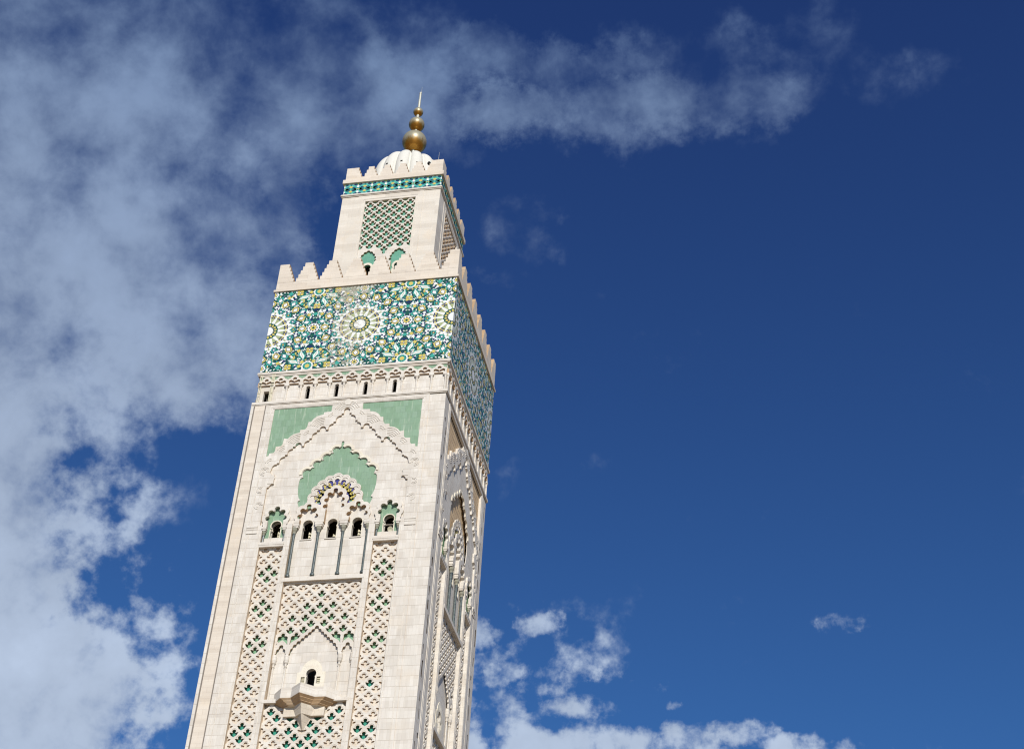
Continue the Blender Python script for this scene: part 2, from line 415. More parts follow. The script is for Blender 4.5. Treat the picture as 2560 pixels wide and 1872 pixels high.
# ------------------------------------------------------------ lattice cell shapes
CELL_R = [(0, 0), (.10, -.02), (.17, -.07), (.215, -.15), (.215, -.25), (.185, -.33), (.14, -.385), (.20, -.40), (.30, -.345), (.42, -.325),
          (.54, -.375), (.47, -.44), (.405, -.52), (.37, -.62), (.30, -.71), (.17, -.78), (0, -.905)]
CELL = CELL_R + [(-x, z) for x, z in CELL_R[-2:0:-1]]
BIGH = [(0, 0), (.10, -.02), (.17, -.07), (.22, -.17), (.215, -.27), (.18, -.37), (.29, -.36), (.45, -.38), (.56, -.47), (.60, -.6), (.57, -.76),
        (.60, -1.0), (.66, -1.5), (.52, -1.27), (.27, -1.03), (0, -.84)]
TREF = BIGH + [(-x, z) for x, z in BIGH[-2:0:-1]]
HALF = BIGH[:-1] + [(0, -.905)] + [(-x, z) for x, z in CELL_R[-2:0:-1]]

LC_R = CELL_R[:10] + [(.50, -.385), (.47, -.46), (.435, -.54), (.40, -.64), (.32, -.74), (.18, -.84), (0, -.93)]
LCELL = LC_R + [(-x, z) for x, z in LC_R[-2:0:-1]]
PU, PZ = 1.535, 0.757
def diamond(u, z, lo, hi, pu=PU, pz=PZ):     # backing behind one cell whose head top is at (u, z)
    c = z - .45
    return clip([(u, c - pz), (u + pu / 2, c), (u, c + pz), (u - pu / 2, c)], lo, hi, 50, 120)

def ridge(M, F, u, z, w, lo, hi, zlo=0.0, r=.345, t=.035, sc=1.0):
    if not lo + .35 < u < hi - .35 or z - .3 < zlo: return
    vs, fs = [], []
    for i in range(9):
        a = rad(5 + 170 * i / 8)
        for rr_, ww in ((r - t, w), (r - t, w + .035), (r + t, w + .035), (r + t, w)):
            vs.append(F(u + sc * rr_ * math.cos(a), ww, z - sc * .21 + sc * rr_ * math.sin(a)))
    for i in range(8):
        for k in range(3): fs.append((4 * i + k, 4 * i + k + 1, 4 * i + k + 5, 4 * i + k + 4))
    M.add(vs, fs, CARVED)

SIDES_GREEN = {(3, 0), (4, -.5), (4, .5), (5, 0), (9, 0), (10, -.5), (10, .5), (11, 0), (15, 0), (16, -.5), (16, .5), (17, 0), (23, 0),
               (29, 0), (30, -.5), (30, .5), (31, 0)}
CG = {(1, 0)} | {(3, k) for k in (-1, 0, 1)} | {(4, -.5), (4, .5)} | {(5, k) for k in (-2, -1, 1, 2)} | {(6, -.5), (6, .5)} | \
     {(7, k) for k in (-2, -1, 1, 2)} | {(8, k) for k in (-2.5, -1.5, 1.5, 2.5)} | {(9, 3), (9, -3)}
CL = {(19, 3), (19, -3), (20, 2.5), (20, -2.5)} | {(21, k) for k in (-2, -1, 1, 2)} | {(22, -.5), (22, .5)} | {(23, k) for k in (-2, -1, 1, 2)} | \
     {(24, .5), (24, -.5)} | {(25, k) for k in (-1, 0, 1)} | {(26, .5), (26, -.5)} | {(27, 0)} | {(28, .5), (28, -.5)}
ZC0, ZS0 = 87.12, 92.38
def env_arch(u, lobes):
    z = None
    for (x, zz, r) in lobes:
        d = r * r - (u - x) ** 2
        if d >= 0:
            q = zz + math.sqrt(d); z = q if z is None or q > z else z
    return z
ARCH = [(0, 0, .24)] + [(s * a, b_, .245) for s in (-1, 1) for a, b_ in
        ((.345, -.40), (.70, -.76), (1.09, -1.11), (1.47, -1.48), (1.88, -1.84), (2.26, -2.24), (2.52, -2.72), (2.62, -3.26))]
ARCH = [(x, 81.61 + z, r) for x, z, r in ARCH]
SARCH = [(x, 79.35 + z, r) for x, z, r in ((0, 0, .25), (.30, -.48, .24), (-.30, -.48, .24), (.46, -1.02, .24), (-.46, -1.02, .24))]

def lattice(F, side):
    """three carved stone lattices and what shows through them"""
    wl, wt = -.42, -.60
    def back(M, u, z, green, teal, lo, hi, wS=-.60, wG=-.84):
        d = diamond(u, z, lo, hi)
        if len(d) > 2: M.poly(F, d, wG if green else wS, (TEAL if teal else GREEN2) if green else STAIN2)
    # side strips
    for s in (-1, 1):
        M = Mesh(); T_ = Mesh(); uc = s * 6.9; holes = []
        for r in range(-1, 43):
            z = ZS0 - r * PZ
            for k in ((-1, 0, 1) if r % 2 else (-1.5, -.5, .5, 1.5)):
                u = uc + k * PU
                holes.append(move(CELL, u, z)); ridge(M, F, u, z, wl, uc - 1.7, uc + 1.7)
                back(T_, u, z, side == 0 and (r, k) in SIDES_GREEN, r > 22, uc - 1.9, uc + 1.9)
        M.plate(F, [rect(uc - 1.72, uc + 1.72, 59.5, 93.75)] + holes, wl, wt, CARVED, sidemat=SHADE_STAIN if side == 0 else CARVED)  # front cell edges carry painted brown shade
        o = M.build('lattice_panel', TOWER)
        T_.build('tile_backing', o)
    # centre, upper field
    M = Mesh(); T_ = Mesh(); holes = []
    for r in range(-1, 10):
        z = ZC0 - r * PZ
        for k in ((-3, -2, -1, 0, 1, 2, 3) if r % 2 else (-3.5, -2.5, -1.5, -.5, .5, 1.5, 2.5, 3.5)):
            if (r == 7 and k == 0) or (r == 8 and abs(k) < 1) or (r == 8 and abs(k) > 3) or (r == 9): continue
            u = k * PU
            if r == 8:
                sh = TREF if abs(k) == 2.5 else HALF
                holes.append(move(sh, u, z, 1, 1 if u > 0 else -1))
            else: holes.append(move(CELL, u, z))
            ridge(M, F, u, z, wl, -4.9, 4.9)
            gr = side == 0 and (r, k) in CG
            if r < 8: back(T_, u, z, gr, False, -4.95, 4.95)
    T_.poly(F, rect(-4.95, -1.45, 77.6, 81.2), -.84, GREEN2 if side == 0 else CARVED)
    T_.poly(F, rect(1.45, 4.95, 77.6, 81.2), -.84, GREEN2 if side == 0 else CARVED)
    bot = []
    u = -4.92
    while u < 4.925:
        zz = env_arch(u, ARCH)
        if zz is None: zz = env_arch(u - 3.84, SARCH)
        if zz is None: zz = env_arch(u + 3.84, SARCH)
        if zz is None: zz = 77.9
        bot.append((u, zz)); u += .035
    M.plate(F, [bot + [(4.92, 88.0), (-4.92, 88.0)]] + holes, wl, wt, CARVED, sidemat=SHADE_STAIN if side == 0 else CARVED)
    o = M.build('lattice_panel', TOWER); T_.build('tile_backing', o)
    # centre, lower field
    M = Mesh(); T_ = Mesh(); holes = []
    for r in range(19, 36):
        z = ZC0 - r * PZ
        for k in ((-3, -2, -1, 0, 1, 2, 3) if r % 2 else (-3.5, -2.5, -1.5, -.5, .5, 1.5, 2.5, 3.5)):
            holes.append(move(CELL, k * PU, z)); ridge(M, F, k * PU, z, wl, -4.9, 4.9); back(T_, k * PU, z, side == 0 and (r, k) in CL, True, -4.95, 4.95)
    M.plate(F, [rect(-4.92, 4.92, 59.5, 73.0)] + holes, wl, wt, CARVED, sidemat=SHADE_STAIN if side == 0 else CARVED)
    o = M.build('lattice_panel', TOWER); T_.build('tile_backing', o)

# ------------------------------------------------------------ big pointed arch over the shaft
TEETH = [(-.5, .5, 111.08, .50, 0.0)]      # cusp-to-cusp lobes of the lower edge: u0,u1,cusp z
def arch_edge():
    """right half of the lobed inner edge, from the crown outwards"""
    cusps = [(.36, 111.55), (.36, 111.1), (.64, 111.1)]
    pts = arc(0, 111.52, .38, 90, 0, 8) + [(.38, 111.08), (.64, 111.08)]
    seq = [((.64, 110.8), (1.26, 110.25)), 'T', ((1.55, 109.62), (2.08, 109.1)), 'F', ((3.52, 108.45), (4.05, 107.95)), 'T',
           ((4.32, 107.3), (4.88, 106.85)), 'F', ((6.28, 106.2), (6.84, 105.7)), 'T', ((7.14, 105.1), (7.72, 104.55)), 'T',
           ((7.98, 104.05), (8.55, 103.5))]
    for q in seq:
        if q == 'T':
            x, z = pts[-1]; pts += [(x, z - .34), (x + .28, z - .34)]
        elif q == 'F':
            x, z = pts[-1]
            pts += [(x, z - .33), (x + .30, z - .33)]
            cx = x + .30 + .40
            pts += arc(cx, z - .18, .40, 180, 0, 10) + [(cx + .40, z - .33), (cx + .72, z - .33)]
        else:
            (x0, z0), (x1, z1) = q
            n = 7
            for i in range(n + 1):
                a = math.pi / 2 * i / n
                pts.append((x0 + (x1 - x0) * math.sin(a), z1 + (z0 - z1) * math.cos(a)))
    pts += [(8.60, 103.3), (8.66, 103.0), (8.6, 102.75), (8.45, 102.65), (8.42, 102.50), (8.20, 102.42), (8.08, 102.6), (8.02, 102.4), (8.02, 101.45),
            (8.05, 101.38), (8.05, 101.2), (8.25, 101.15), (8.42, 101.0), (8.5, 100.75), (8.75, 100.7), (8.75, 95.35)]
    # keep strictly outward-ordered duplicates away
    out = [pts[0]]
    for p_ in pts[1:]:
        if abs(p_[0] - out[-1][0]) + abs(p_[1] - out[-1][1]) > 1e-3: out.append(p_)
    return out
OUTER_R = [(1.98, 112.47), (2.0, 111.55), (2.2, 111.5), (2.95, 111.45), (2.97, 111.15)] + arc(3.0, 109.55, 1.55, 88, 22, 8) + \
          [(4.78, 110.12), (4.85, 109.45), (5.0, 109.1), (5.15, 109.0), (5.68, 108.98), (5.7, 108.62)] + arc(5.75, 107.0, 1.55, 88, 28, 8) + \
          [(7.62, 107.85), (7.68, 107.0), (7.85, 106.72), (8.5, 106.68), (8.53, 106.0), (8.7, 105.75), (9.2, 105.72), (9.25, 105.35), (9.53, 105.3)]
OGEE_R = [(.08, 107.0), (.17, 106.85), (.17, 106.05)] + arc(.68, 105.62, .50, 128, -12, 8) + [(1.0, 105.35), (1.28, 105.33)] + \
         arc(1.78, 104.62, .52, 122, -14, 8) + [(2.1, 104.4), (2.38, 104.38)] + arc(2.9, 103.72, .52, 122, -14, 8) + [(3.2, 103.38), (3.5, 103.35)] + \
         arc(4.02, 102.55, .56, 122, -20, 8) + [(4.4, 101.98), (4.62, 101.95), (4.78, 101.75), (4.84, 101.4), (4.86, 101.1), (4.86, 100.5), (4.76, 99.7), (4.6, 99.1), (4.42, 98.85), (4.40, 98.7),
          (4.62, 98.6), (4.62, 98.35), (4.45, 97.9), (4.35, 97.6)]
def mirloop(right_down, bottom=()):
    """closed loop from the right half listed from top to bottom, plus bottom points"""
    l = [(-x, z) for x, z in right_down][::-1]        # left half, bottom to top
    if abs(right_down[0][0]) < 1e-6: l = l[:-1]
    return l + list(right_down) + list(bottom)

# niche outlines
def small_niche(s, g_=0.0):
    c = s * 6.9
    return star((c, 95.9), [(c, 97.55, .33 + g_), (c - .73, 97.05, .34 + g_), (c + .73, 97.05, .34 + g_), (c - 1.03, 96.2, .32 + g_), (c + 1.03, 96.2, .32 + g_), (c, 96.3, 1.05)],
                [(c - .98 - g_, c + .98 + g_, 94.2, 96.6)], 260)
def arch_open(c, top):
    if c == 0:
        ci = [(0, 99.78, .28), (-.68, 99.22, .28), (.68, 99.22, .28), (-1.0, 98.42, .27), (1.0, 98.42, .27), (-1.06, 97.55, .27), (1.06, 97.55, .27), (0, 98.5, .95)]
        return star((0, 97.6), ci, [(-.92, .92, 94.6, 98.4)], 300)
    ci = [(c, 97.68, .30), (c - .72, 97.12, .31), (c + .72, 97.12, .31), (c - 1.0, 96.3, .30), (c + 1.0, 96.3, .30), (c, 96.4, 1.0)]
    return star((c, 96.0), ci, [(c - .95, c + .95, 94.6, 96.6)], 240)
def arcade_outer():
    ci = []
    for c in (-3.02, 3.02):
        ci += [(c, 97.68, .68), (c - .78, 97.2, .68), (c + .78, 97.2, .68), (c - 1.06, 96.3, .62), (c + 1.06, 96.3, .62)]
    ci += [(0, 99.78, .72), (-.72, 99.35, .68), (.72, 99.35, .68), (-1.15, 98.5, .62), (1.15, 98.5, .62)]
    return star((0, 97.0), ci, [(-4.55, 4.55, 95.45, 96.6), (-1.6, 1.6, 95.4, 99)], 500)
HOOD = [(0, 101.62), (.95, 101.32), (1.78, 100.72), (2.42, 99.95), (2.78, 99.0)]
def crown_outer():
    ci = [(s * u, z, .66) for u, z in HOOD for s in (-1, 1)]
    return [(x, max(z, 98.2)) for x, z in star((0, 98.5), ci, [(-3.40, 3.40, 98.2, 98.8)], 420)]
def crown_inner():
    ci = [(s * u, z, .30) for u, z in ((0, 101.15), (.80, 100.92), (1.5, 100.42), (2.02, 99.72), (2.32, 98.9)) for s in (-1, 1)]
    return star((0, 98.3), ci + [(0, 98.4, 2.42)], [(-2.45, 2.45, 97.2, 98.9)], 420)

SW = [-3.02, 0.0, 3.02]
def shaft_face(side):
    F = frame(H, side); front = side == 0
    green = GREEN if front else TAN
    rec = 0.0 if front else 0.32           # open recess behind the arch on the shaded side
    M = Mesh()
    edge = arch_edge()
    big = mirloop(edge)
    strips = [rect(s * 6.9 - 1.49, s * 6.9 + 1.49, 60, 92.42) for s in (-1, 1)]
    # side niches below the imposts
    lown = [rect(s * 6.9 - 1.45, s * 6.9 + 1.45, 92.98, 95.6) for s in (-1, 1)]
    centre = [(-4.68, 60), (4.68, 60), (4.68, 95.6), (-4.68, 95.6)]
    span = [mirloop([(x, z) for x, z in OUTER_R])]
    spr = list(OUTER_R) + [(9.53, 112.47)]
    spl = mir(spr)
    M.plate(F, [rect(-10.4, 10.4, 0, 113.32), big, centre, spr, spl] + strips + lown, 0, -.95, STONE, sidemat=SHADE_STAIN3 if front else CARVED)
    # corner strips set back a little; on the shaded side pieces of cladding are missing
    for s in (-1, 1):
        u0, u1 = (10.4, 12.44) if s > 0 else (-12.44, -10.4)
        holes = []
        if side == 1:
            rr = random.Random(5 + s); z = 62.0
            while z < 110:
                a = rr.uniform(u0 + .2, u1 - .65); hgt = rr.choice((.6, 1.2, 1.2, 2.0, 2.4))
                holes.append(rect(a, a + rr.choice((.22, .3, .42)), z, z + hgt))
                z += hgt + rr.uniform(.35, 1.7)
        M.plate(F, [rect(u0, u1, 0, 113.32)] + holes, -.06, -.2 if holes else -.95, STONE, edge=12.44, sidemat=SUB if holes else None)
        if holes: M.plate(F, [rect(u0, min(u1, 12.3) if s > 0 else u1, 0, 113.3) if s > 0 else rect(max(u0, -12.3), u1, 0, 113.3)], -.2, -.9, SUB)
    # back wall of the recesses with window openings
    wins = [horseshoe(c, 95.47, .62, 93.42, .60) for c in SW] + [horseshoe(s * 6.9, 95.5, .62, 93.32, .60) for s in (-1, 1)]
    bw = horseshoe(0, 76.1, .58, 72.9, .5)
    slots = [rect(-1.12, -.68, 74.9, 75.72), rect(.68, 1.12, 74.9, 75.72)]
    M.plate(F, [rect(-10.9, 10.9, 0, 113)] + [horseshoe(c, 95.47, .64, 93.38, .62) for c in SW] +
            [horseshoe(s * 6.9, 95.5, .64, 93.28, .62) for s in (-1, 1)] + [horseshoe(0, 76.1, .6, 72.85, .52)] + [rect(-1.14, -.68, 74.9, 75.72), rect(.68, 1.14, 74.9, 75.72)],
            -1.02, -1.3, CARVED)
    # recessed field under the big arch
    niches = [small_niche(s) for s in (-1, 1)]
    ogee = mirloop(OGEE_R, [(4.3, 97.4), (4.3, 94.9), (-4.3, 94.9), (-4.3, 97.4)])
    M.plate(F, [rect(-9.4, 9.4, 95.08, 112.6)] + niches + [ogee] + ([] if front else [spr, spl]), -.24, -.34, STONE)
    wall = M.build('wall', TOWER)
    # panel with the three middle windows
    P_ = Mesh()
    P_.plate(F, [rect(-5.3, 5.3, 87.4, 101.0)] + wins[:3], -.65, -1.02, STONE)
    topl = []
    for i in range(99):
        u = -4.9 + .1 * i
        zz = [z for z in (env_arch(u, ARCH), env_arch(u - 3.84, SARCH), env_arch(u + 3.84, SARCH)) if z is not None]
        topl.append((u, (max(zz) if zz else 78.1) + .10))
    P_.plate(F, [[(-4.9, 72.0), (4.9, 72.0)] + topl[::-1]] + [bw] + slots, -.76, -1.02, STONE)
    P_.build('window_panel', wall)
    # spandrels, ogee field, side niches in glazed tile
    G = Mesh()
    for s in (-1, 1):
        G.plate(F, [[(s * 1.2, 113.0), (s * 9.9, 113.0), (s * 9.9, 104.9), (s * 8.0, 104.9), (s * 1.2, 110.9)]], -.07 - rec * .8, -.2 - rec * .8, green)
    hole = star((0, 97.0), [(0, 98.3, 2.95)], [(-4.2, 4.2, 93.0, 97.5)], 120)
    G.plate(F, [rect(-5.2, 5.2, 94.9, 107.3), hole], -.36 - (rec * .9 if rec else 0), -.5 - (rec * .9 if rec else 0), green)
    for s in (-1, 1):
        c = s * 6.9
        G.plate(F, [rect(c - 1.75, c + 1.75, 92.7, 98.6), wins[3 if s < 0 else 4]], -.55, -.7, GREEN if front else GREEN2)
    G.build('glazed_tiling', TOWER, label='pale green glazed tile fields' if front else None)
    # arch band relief: curved ridges following the lobes, and blocks under its ends
    A = Mesh()
    for cx, cz, rs, a0, a1 in ((0, 111.3, (.78, 1.08, 1.38, 1.62), 20, 160), (2.78, 108.95, (.75, 1.0, 1.25, 1.5, 1.75), 22, 92), (5.58, 106.65, (.75, 1.0, 1.25, 1.5, 1.75), 24, 92),
                               (1.55, 110.5, (.55, .8), 20, 75), (4.4, 107.95, (.6, .85), 20, 80), (7.2, 105.75, (.55, .8, 1.05), 20, 80), (8.7, 104.2, (.5, .75), 10, 85),
                               (9.35, 103.1, (.25, .45, .62), -90, 200), (9.5, 100.4, (.25, .42), -120, 120), (9.4, 98.2, (.22, .38, .5), -90, 180)):
        for s in ((1,) if cx == 0 else (1, -1)):
            for r in rs:
                o_ = arc(cx, cz, r + .055, a0, a1, 14); i_ = arc(cx, cz, r - .055, a0, a1, 14)[::-1]
                lp = o_ + i_
                if s < 0: lp = mir(lp)
                A.plate(F, [lp], .055, 0, CARVED)
    for s in (-1, 1):
        lo = (8.95, 10.3) if s > 0 else (-10.3, -8.95)
        for (z0, z1, w) in ((95.0, 95.28, .14), (94.72, 95.0, .09), (94.34, 94.72, .05), (94.2, 94.34, .10)):
            A.box(F, lo[0], lo[1], -.01, w, z0, z1, CARVED)
        # scroll under the springing
        A.plate(F, [star((s * 8.3, 102.0), [(s * 8.3, 102.1, .34), (s * 8.42, 101.75, .3)], (), 40)], -.02, -.16, CARVED)
        A.box(F, min(s * 7.95, s * 8.75), max(s * 7.95, s * 8.75), -.16, .05, 101.2, 101.34, CARVED)
        # frame lines
        A.box(F, min(s * 9.93, s * 10.03), max(s * 9.93, s * 10.03), -.01, .03, 60, 112.85, CARVED)
        A.box(F, min(s * 8.52, s * 8.60), max(s * 8.52, s * 8.60), -.01, .035, 60, 94.1, CARVED)
        A.box(F, min(s * 5.02, s * 5.10), max(s * 5.02, s * 5.10), -.01, .035, 60, 94.1, CARVED)
    A.box(F, -9.93, 9.93, -.01, .03, 112.76, 112.85, CARVED)
    A.box(F, -9.7, 9.7, -.01, .05, 112.55, 112.63, CARVED)
    A.plate(F, [star((0, 112.75), [(0, 112.75, .45)], (), 24)], .07, 0, CARVED)
    A.build('arch_band', TOWER)
    # raised borders: ogee, small niches
    Bd = Mesh()
    for s in (1, -1):
        for (cx, cz, r, a0, a1) in ((.68, 105.62, .62, 135, -5), (1.78, 104.62, .64, 128, -5), (2.9, 103.72, .64, 128, -5), (4.02, 102.55, .68, 128, -15)):
            lp = arc(cx, cz, r + .26, a0, a1, 12) + arc(cx, cz, r - .06, a0, a1, 12)[::-1]
            Bd.plate(F, [lp if s > 0 else mir(lp)], -.13, -.24, CREAM)
    for s in (-1, 1):
        c = s * 6.9
        oc = star((c, 95.9), [(c, 97.55, .72), (c - .80, 97.1, .70), (c + .80, 97.1, .70), (c - 1.12, 96.2, .62), (c + 1.12, 96.2, .62)], [(c - 1.55, c + 1.55, 95.15, 96.2)], 260)
        inn = [(x, max(z, 95.2)) for x, z in small_niche(s)]
        Bd.plate(F, [oc, small_niche(s, -.0) if False else [(x, z) for x, z in star((c, 96.2), [(c, 97.55, .33), (c - .73, 97.05, .34), (c + .73, 97.05, .34), (c - 1.03, 96.25, .31), (c + 1.03, 96.25, .31), (c, 96.3, 1.0)], [(c - .98, c + .98, 95.0, 96.6)], 260)]], -.0, -.25, CARVED)
        for sg in (-1, 1):           # impost over each colonette
            ua = c + sg * 1.28
            Bd.box(F, ua - .30, ua + .30, -.40, .06, 94.82, 95.14, CARVED)
            Bd.box(F, ua - .24, ua + .24, -.38, .0, 94.6, 94.82, CARVED)
        Bd.box(F, c - 1.55, c + 1.55, -.42, .08, 92.55, 92.85, CARVED)
        Bd.box(F, c - 1.5, c + 1.5, -.42, .04, 92.3, 92.55, CARVED)
    Bd.build('carved_border', TOWER)
    # arcade over the three windows, the scalloped crown above it and the mosaic between
    Ar = Mesh()
    Ar.plate(F, [arcade_outer()] + [star((0, 97.7), [(0, 99.78, .28), (-.68, 99.22, .28), (.68, 99.22, .28), (-1.0, 98.42, .27), (1.0, 98.42, .27), (-1.06, 97.55, .27), (1.06, 97.55, .27), (0, 98.5, .93)], [(-.92, .92, 95.2, 98.4)], 300)] +
             [star((c, 96.2), [(c, 97.68, .30), (c - .72, 97.12, .31), (c + .72, 97.12, .31), (c - 1.0, 96.3, .30), (c + 1.0, 96.3, .30), (c, 96.4, .95)], [(c - .93, c + .93, 95.2, 96.6)], 240) for c in (-3.02, 3.02)],
             -.10, -.62, CARVED, sidemat=SHADE_STAIN if front else CARVED)
    for u in (-4.46, -1.5, 1.5, 4.46):
        a_, b_ = u - .5, u + .5
        if u < -4: a_ = u - .22
        if u > 4: b_ = u + .22
        Ar.box(F, a_, b_, -.62, -.12, 95.1, 95.52, CARVED)
        Ar.box(F, a_ + .06, b_ - .06, -.62, -.18, 94.88, 95.1, CARVED)
    Ar.build('window_arcade', TOWER)
    Cr = Mesh()
    cres = []
    for u, z in HOOD:
        for s in ((1,) if u == 0 else (1, -1)):
            cc = (s * u, z - .12)
            cres.append(arc(cc[0], cc[1], .36, 25, 155, 8) + arc(cc[0], cc[1] - .10, .36, 155, 25, 8))
    Cr.plate(F, [crown_outer(), crown_inner()] + cres, -.16, -.27, CARVED, sidemat=SHADE_STAIN if front else CARVED)
    for u, z in HOOD:
        for s in ((1,) if u == 0 else (1, -1)):
            Cr.plate(F, [arc(s * u, z, .60, 5, 175, 12) + arc(s * u, z, .50, 175, 5, 12)], -.13, -.16, CARVED)
    Cr.build('scalloped_crown', TOWER)
    Mo = Mesh()
    Mo.plate(F, [star((0, 98.5), [(0, 98.35, 2.98)], (), 80), rect(-3.1, 3.1, 95, 98.0), star((0, 98.4), [(0, 98.6, 1.35)], [(-1.35, 1.35, 97.5, 98.8)], 60)], -.28, -.34, BLUE)
    for k in range(60):
        a = rad(-25 + 230 * k / 59.0)
        p0 = (2.05 * math.cos(a), 98.35 + 2.05 * math.sin(a))
        q = [(p0[0] + .30 * math.cos(t), p0[1] + .30 * math.sin(t)) for t in (a - .5, a + .5, a + 2.6, a + 3.7)]
        if p0[1] > 98.2: Mo.poly(F, q, -.275, GREEN2)
    rr = random.Random(3)
    for ring_, off, n in ((2.36, 0, 18), (2.62, .5, 19), (2.10, .5, 16)):
        for k in range(n):
            a = rad(-32 + 244 * (k + off) / (n - 1.0)); r = ring_ + rr.uniform(-.04, .04)
            c = (r * math.cos(a), 98.35 + r * math.sin(a))
            sz = .225
            q = [(c[0] + sz * math.cos(a + t), c[1] + sz * math.sin(a + t)) for t in (0.2, 1.4, 2.9, 4.3)]
            if c[1] < 98.1: continue
            Mo.poly(F, q, -.27, MOS['yellow'])
            q = [(c[0] + .05 * math.cos(a + t), c[1] + .05 * math.sin(a + t)) for t in (0, 1.57, 3.14, 4.71)]
            Mo.poly(F, q, -.266, MOS['navy'])
    Mo.build('mosaic_arch', TOWER)
    # window trims
    for c, zc, zb, w in [(c, 95.47, 93.42, -.62) for c in SW] + [(s * 6.9, 95.5, 93.32, -.48) for s in (-1, 1)]:
        Wn = Mesh()
        t = .11 if abs(c) > 5 else .05
        o_ = horseshoe(c, zc, .62 + t, zb - .02, .60 + t); i_ = horseshoe(c, zc, .615, zb + .002, .595)
        Wn.plate(F, [o_, i_], w, w - .12, CREAM)
        if abs(c) < 5: Wn.box(F, c - .72, c + .72, -.66, -.54, zb - .12, zb - .003, CARVED)
        # steps of the inner stair seen through the opening
        if side == 0 and c != 6.9:
            n = 4 if abs(c) > 5 else 3
            if c == 0: n = 1
            for k in range(n):
                z0 = zb + .15 + k * .42 + (.5 if c == 0 else .1)
                P3 = [(c - .02, z0), (c + .50, z0), (c + .02, z0 + .36)]
                Wn.plate(F, [P3], -1.35, -1.45, PIPE, back=True)
        Wn.build('window', TOWER)
    # lower window with voussoirs
    Wn = Mesh()
    hood = [(-1.6, 73.0), (1.6, 73.0), (1.6, 76.28), (1.19, 76.30)] + [(1.17 * math.cos(rad(a)) * (1 - .10 * math.sin(rad(a)) ** 4), 76.4 + 1.42 * math.sin(rad(a)) ** 1.15) for a in range(10, 90, 8)] + [(0, 77.85)]
    hood = hood + [(-x, z) for x, z in hood[-2:1:-1]]
    Wn.plate(F, [hood, bw] + slots, -.70, -.78, CREAM)
    for a in range(15, 180, 15):
        c_, s_ = math.cos(rad(a)), math.sin(rad(a))
        Wn.plate(F, [[(.66 * c_ - .012 * s_, 76.15 + .66 * s_ + .012 * c_), (1.05 * c_ - .012 * s_, 76.2 + 1.2 * s_ + .012 * c_),
                      (1.05 * c_ + .012 * s_, 76.2 + 1.2 * s_ - .012 * c_), (.66 * c_ + .012 * s_, 76.15 + .66 * s_ - .012 * c_)]], -.69, -.70, CARVED)
    for s in (-1, 1):
        for z in (75.05, 75.28, 75.5): Wn.box(F, s * .9 - .17, s * .9 + .17, -.95, -.85, z, z + .13, PIPE)
    Wn.build('window', TOWER)
    # ledges
    Lg = Mesh()
    Lg.box(F, -4.9, 4.9, -.44, .06, 87.48, 87.98, CARVED)
    Lg.box(F, -4.72, 4.72, -.44, -.30, 87.3, 87.48, CARVED)
    Lg.build('ledge', TOWER); Lg = Mesh()
    Lg.box(F, -4.9, 4.9, -.44, .03, 72.42, 72.82, CARVED)
    Lg.build('ledge', TOWER)
    # columns
    for u in (-4.46, -1.5, 1.5, 4.46):
        Cm = Mesh(); x, y, _ = F(u, -.38, 0)
        Cm.lathe((x, y), [(.27, 88.3), (.27, 88.5), (.22, 88.62), (.175, 88.75), (.165, 94.0), (.20, 94.02), (.20, 94.1)], MARBLE, 20)
        Cm.lathe((x, y), [(.19, 94.1), (.20, 94.35), (.30, 94.55), (.32, 94.9)], CAPITAL, 8, math.pi / 8)
        Cm.build('column', TOWER, smooth=False)
    for s in (-1, 1):
        for sg in (-1, 1):
            Cm = Mesh(); x, y, _ = F(s * 6.9 + sg * 1.28, -.26, 0)
            Cm.lathe((x, y), [(.19, 92.95), (.19, 93.08), (.13, 93.15), (.125, 93.9), (.16, 93.92), (.15, 94.05)], MARBLE, 14)
            Cm.lathe((x, y), [(.14, 94.05), (.15, 94.2), (.22, 94.35), (.24, 94.6)], CAPITAL, 8, math.pi / 8)
            Cm.build('colonette', TOWER)
    for u in (-4.5, -3.08, 3.08, 4.5):
        Cm = Mesh(); x, y, _ = F(u, -.62, 0)
        Cm.lathe((x, y), [(.10, 72.8), (.10, 76.9), (.17, 77.0), (.12, 77.1), (.14, 77.3), (.25, 77.45), (.25, 77.6), (.30, 77.8), (.30, 78.2), (.22, 78.45)], CARVED, 12)
        Cm.lathe((x, y), [(.08, 79.2), (.10, 79.75), (.18, 79.85), (.18, 80.1)], CARVED, 10)
        Cm.build('colonette', TOWER)
    lattice(F, side)

shaft_face(0); shaft_face(1)
# the two far sides: plain cladding with the same openings left out
M = Mesh()
for sd_ in (2, 3):
    F = frame(H, sd_)
    M.plate(F, [rect(-12.44, 12.44, 0, 113.32)], -.06, -.95, STONE, edge=12.44)
M.ring(12.44, 11.0, 113.1, 113.3, STONE)
M.add([(-11.6, -11.6, 113.15), (11.6, -11.6, 113.15), (11.6, 11.6, 113.15), (-11.6, 11.6, 113.15)], [(0, 1, 2, 3)], STONE)
M.build('wall', TOWER)

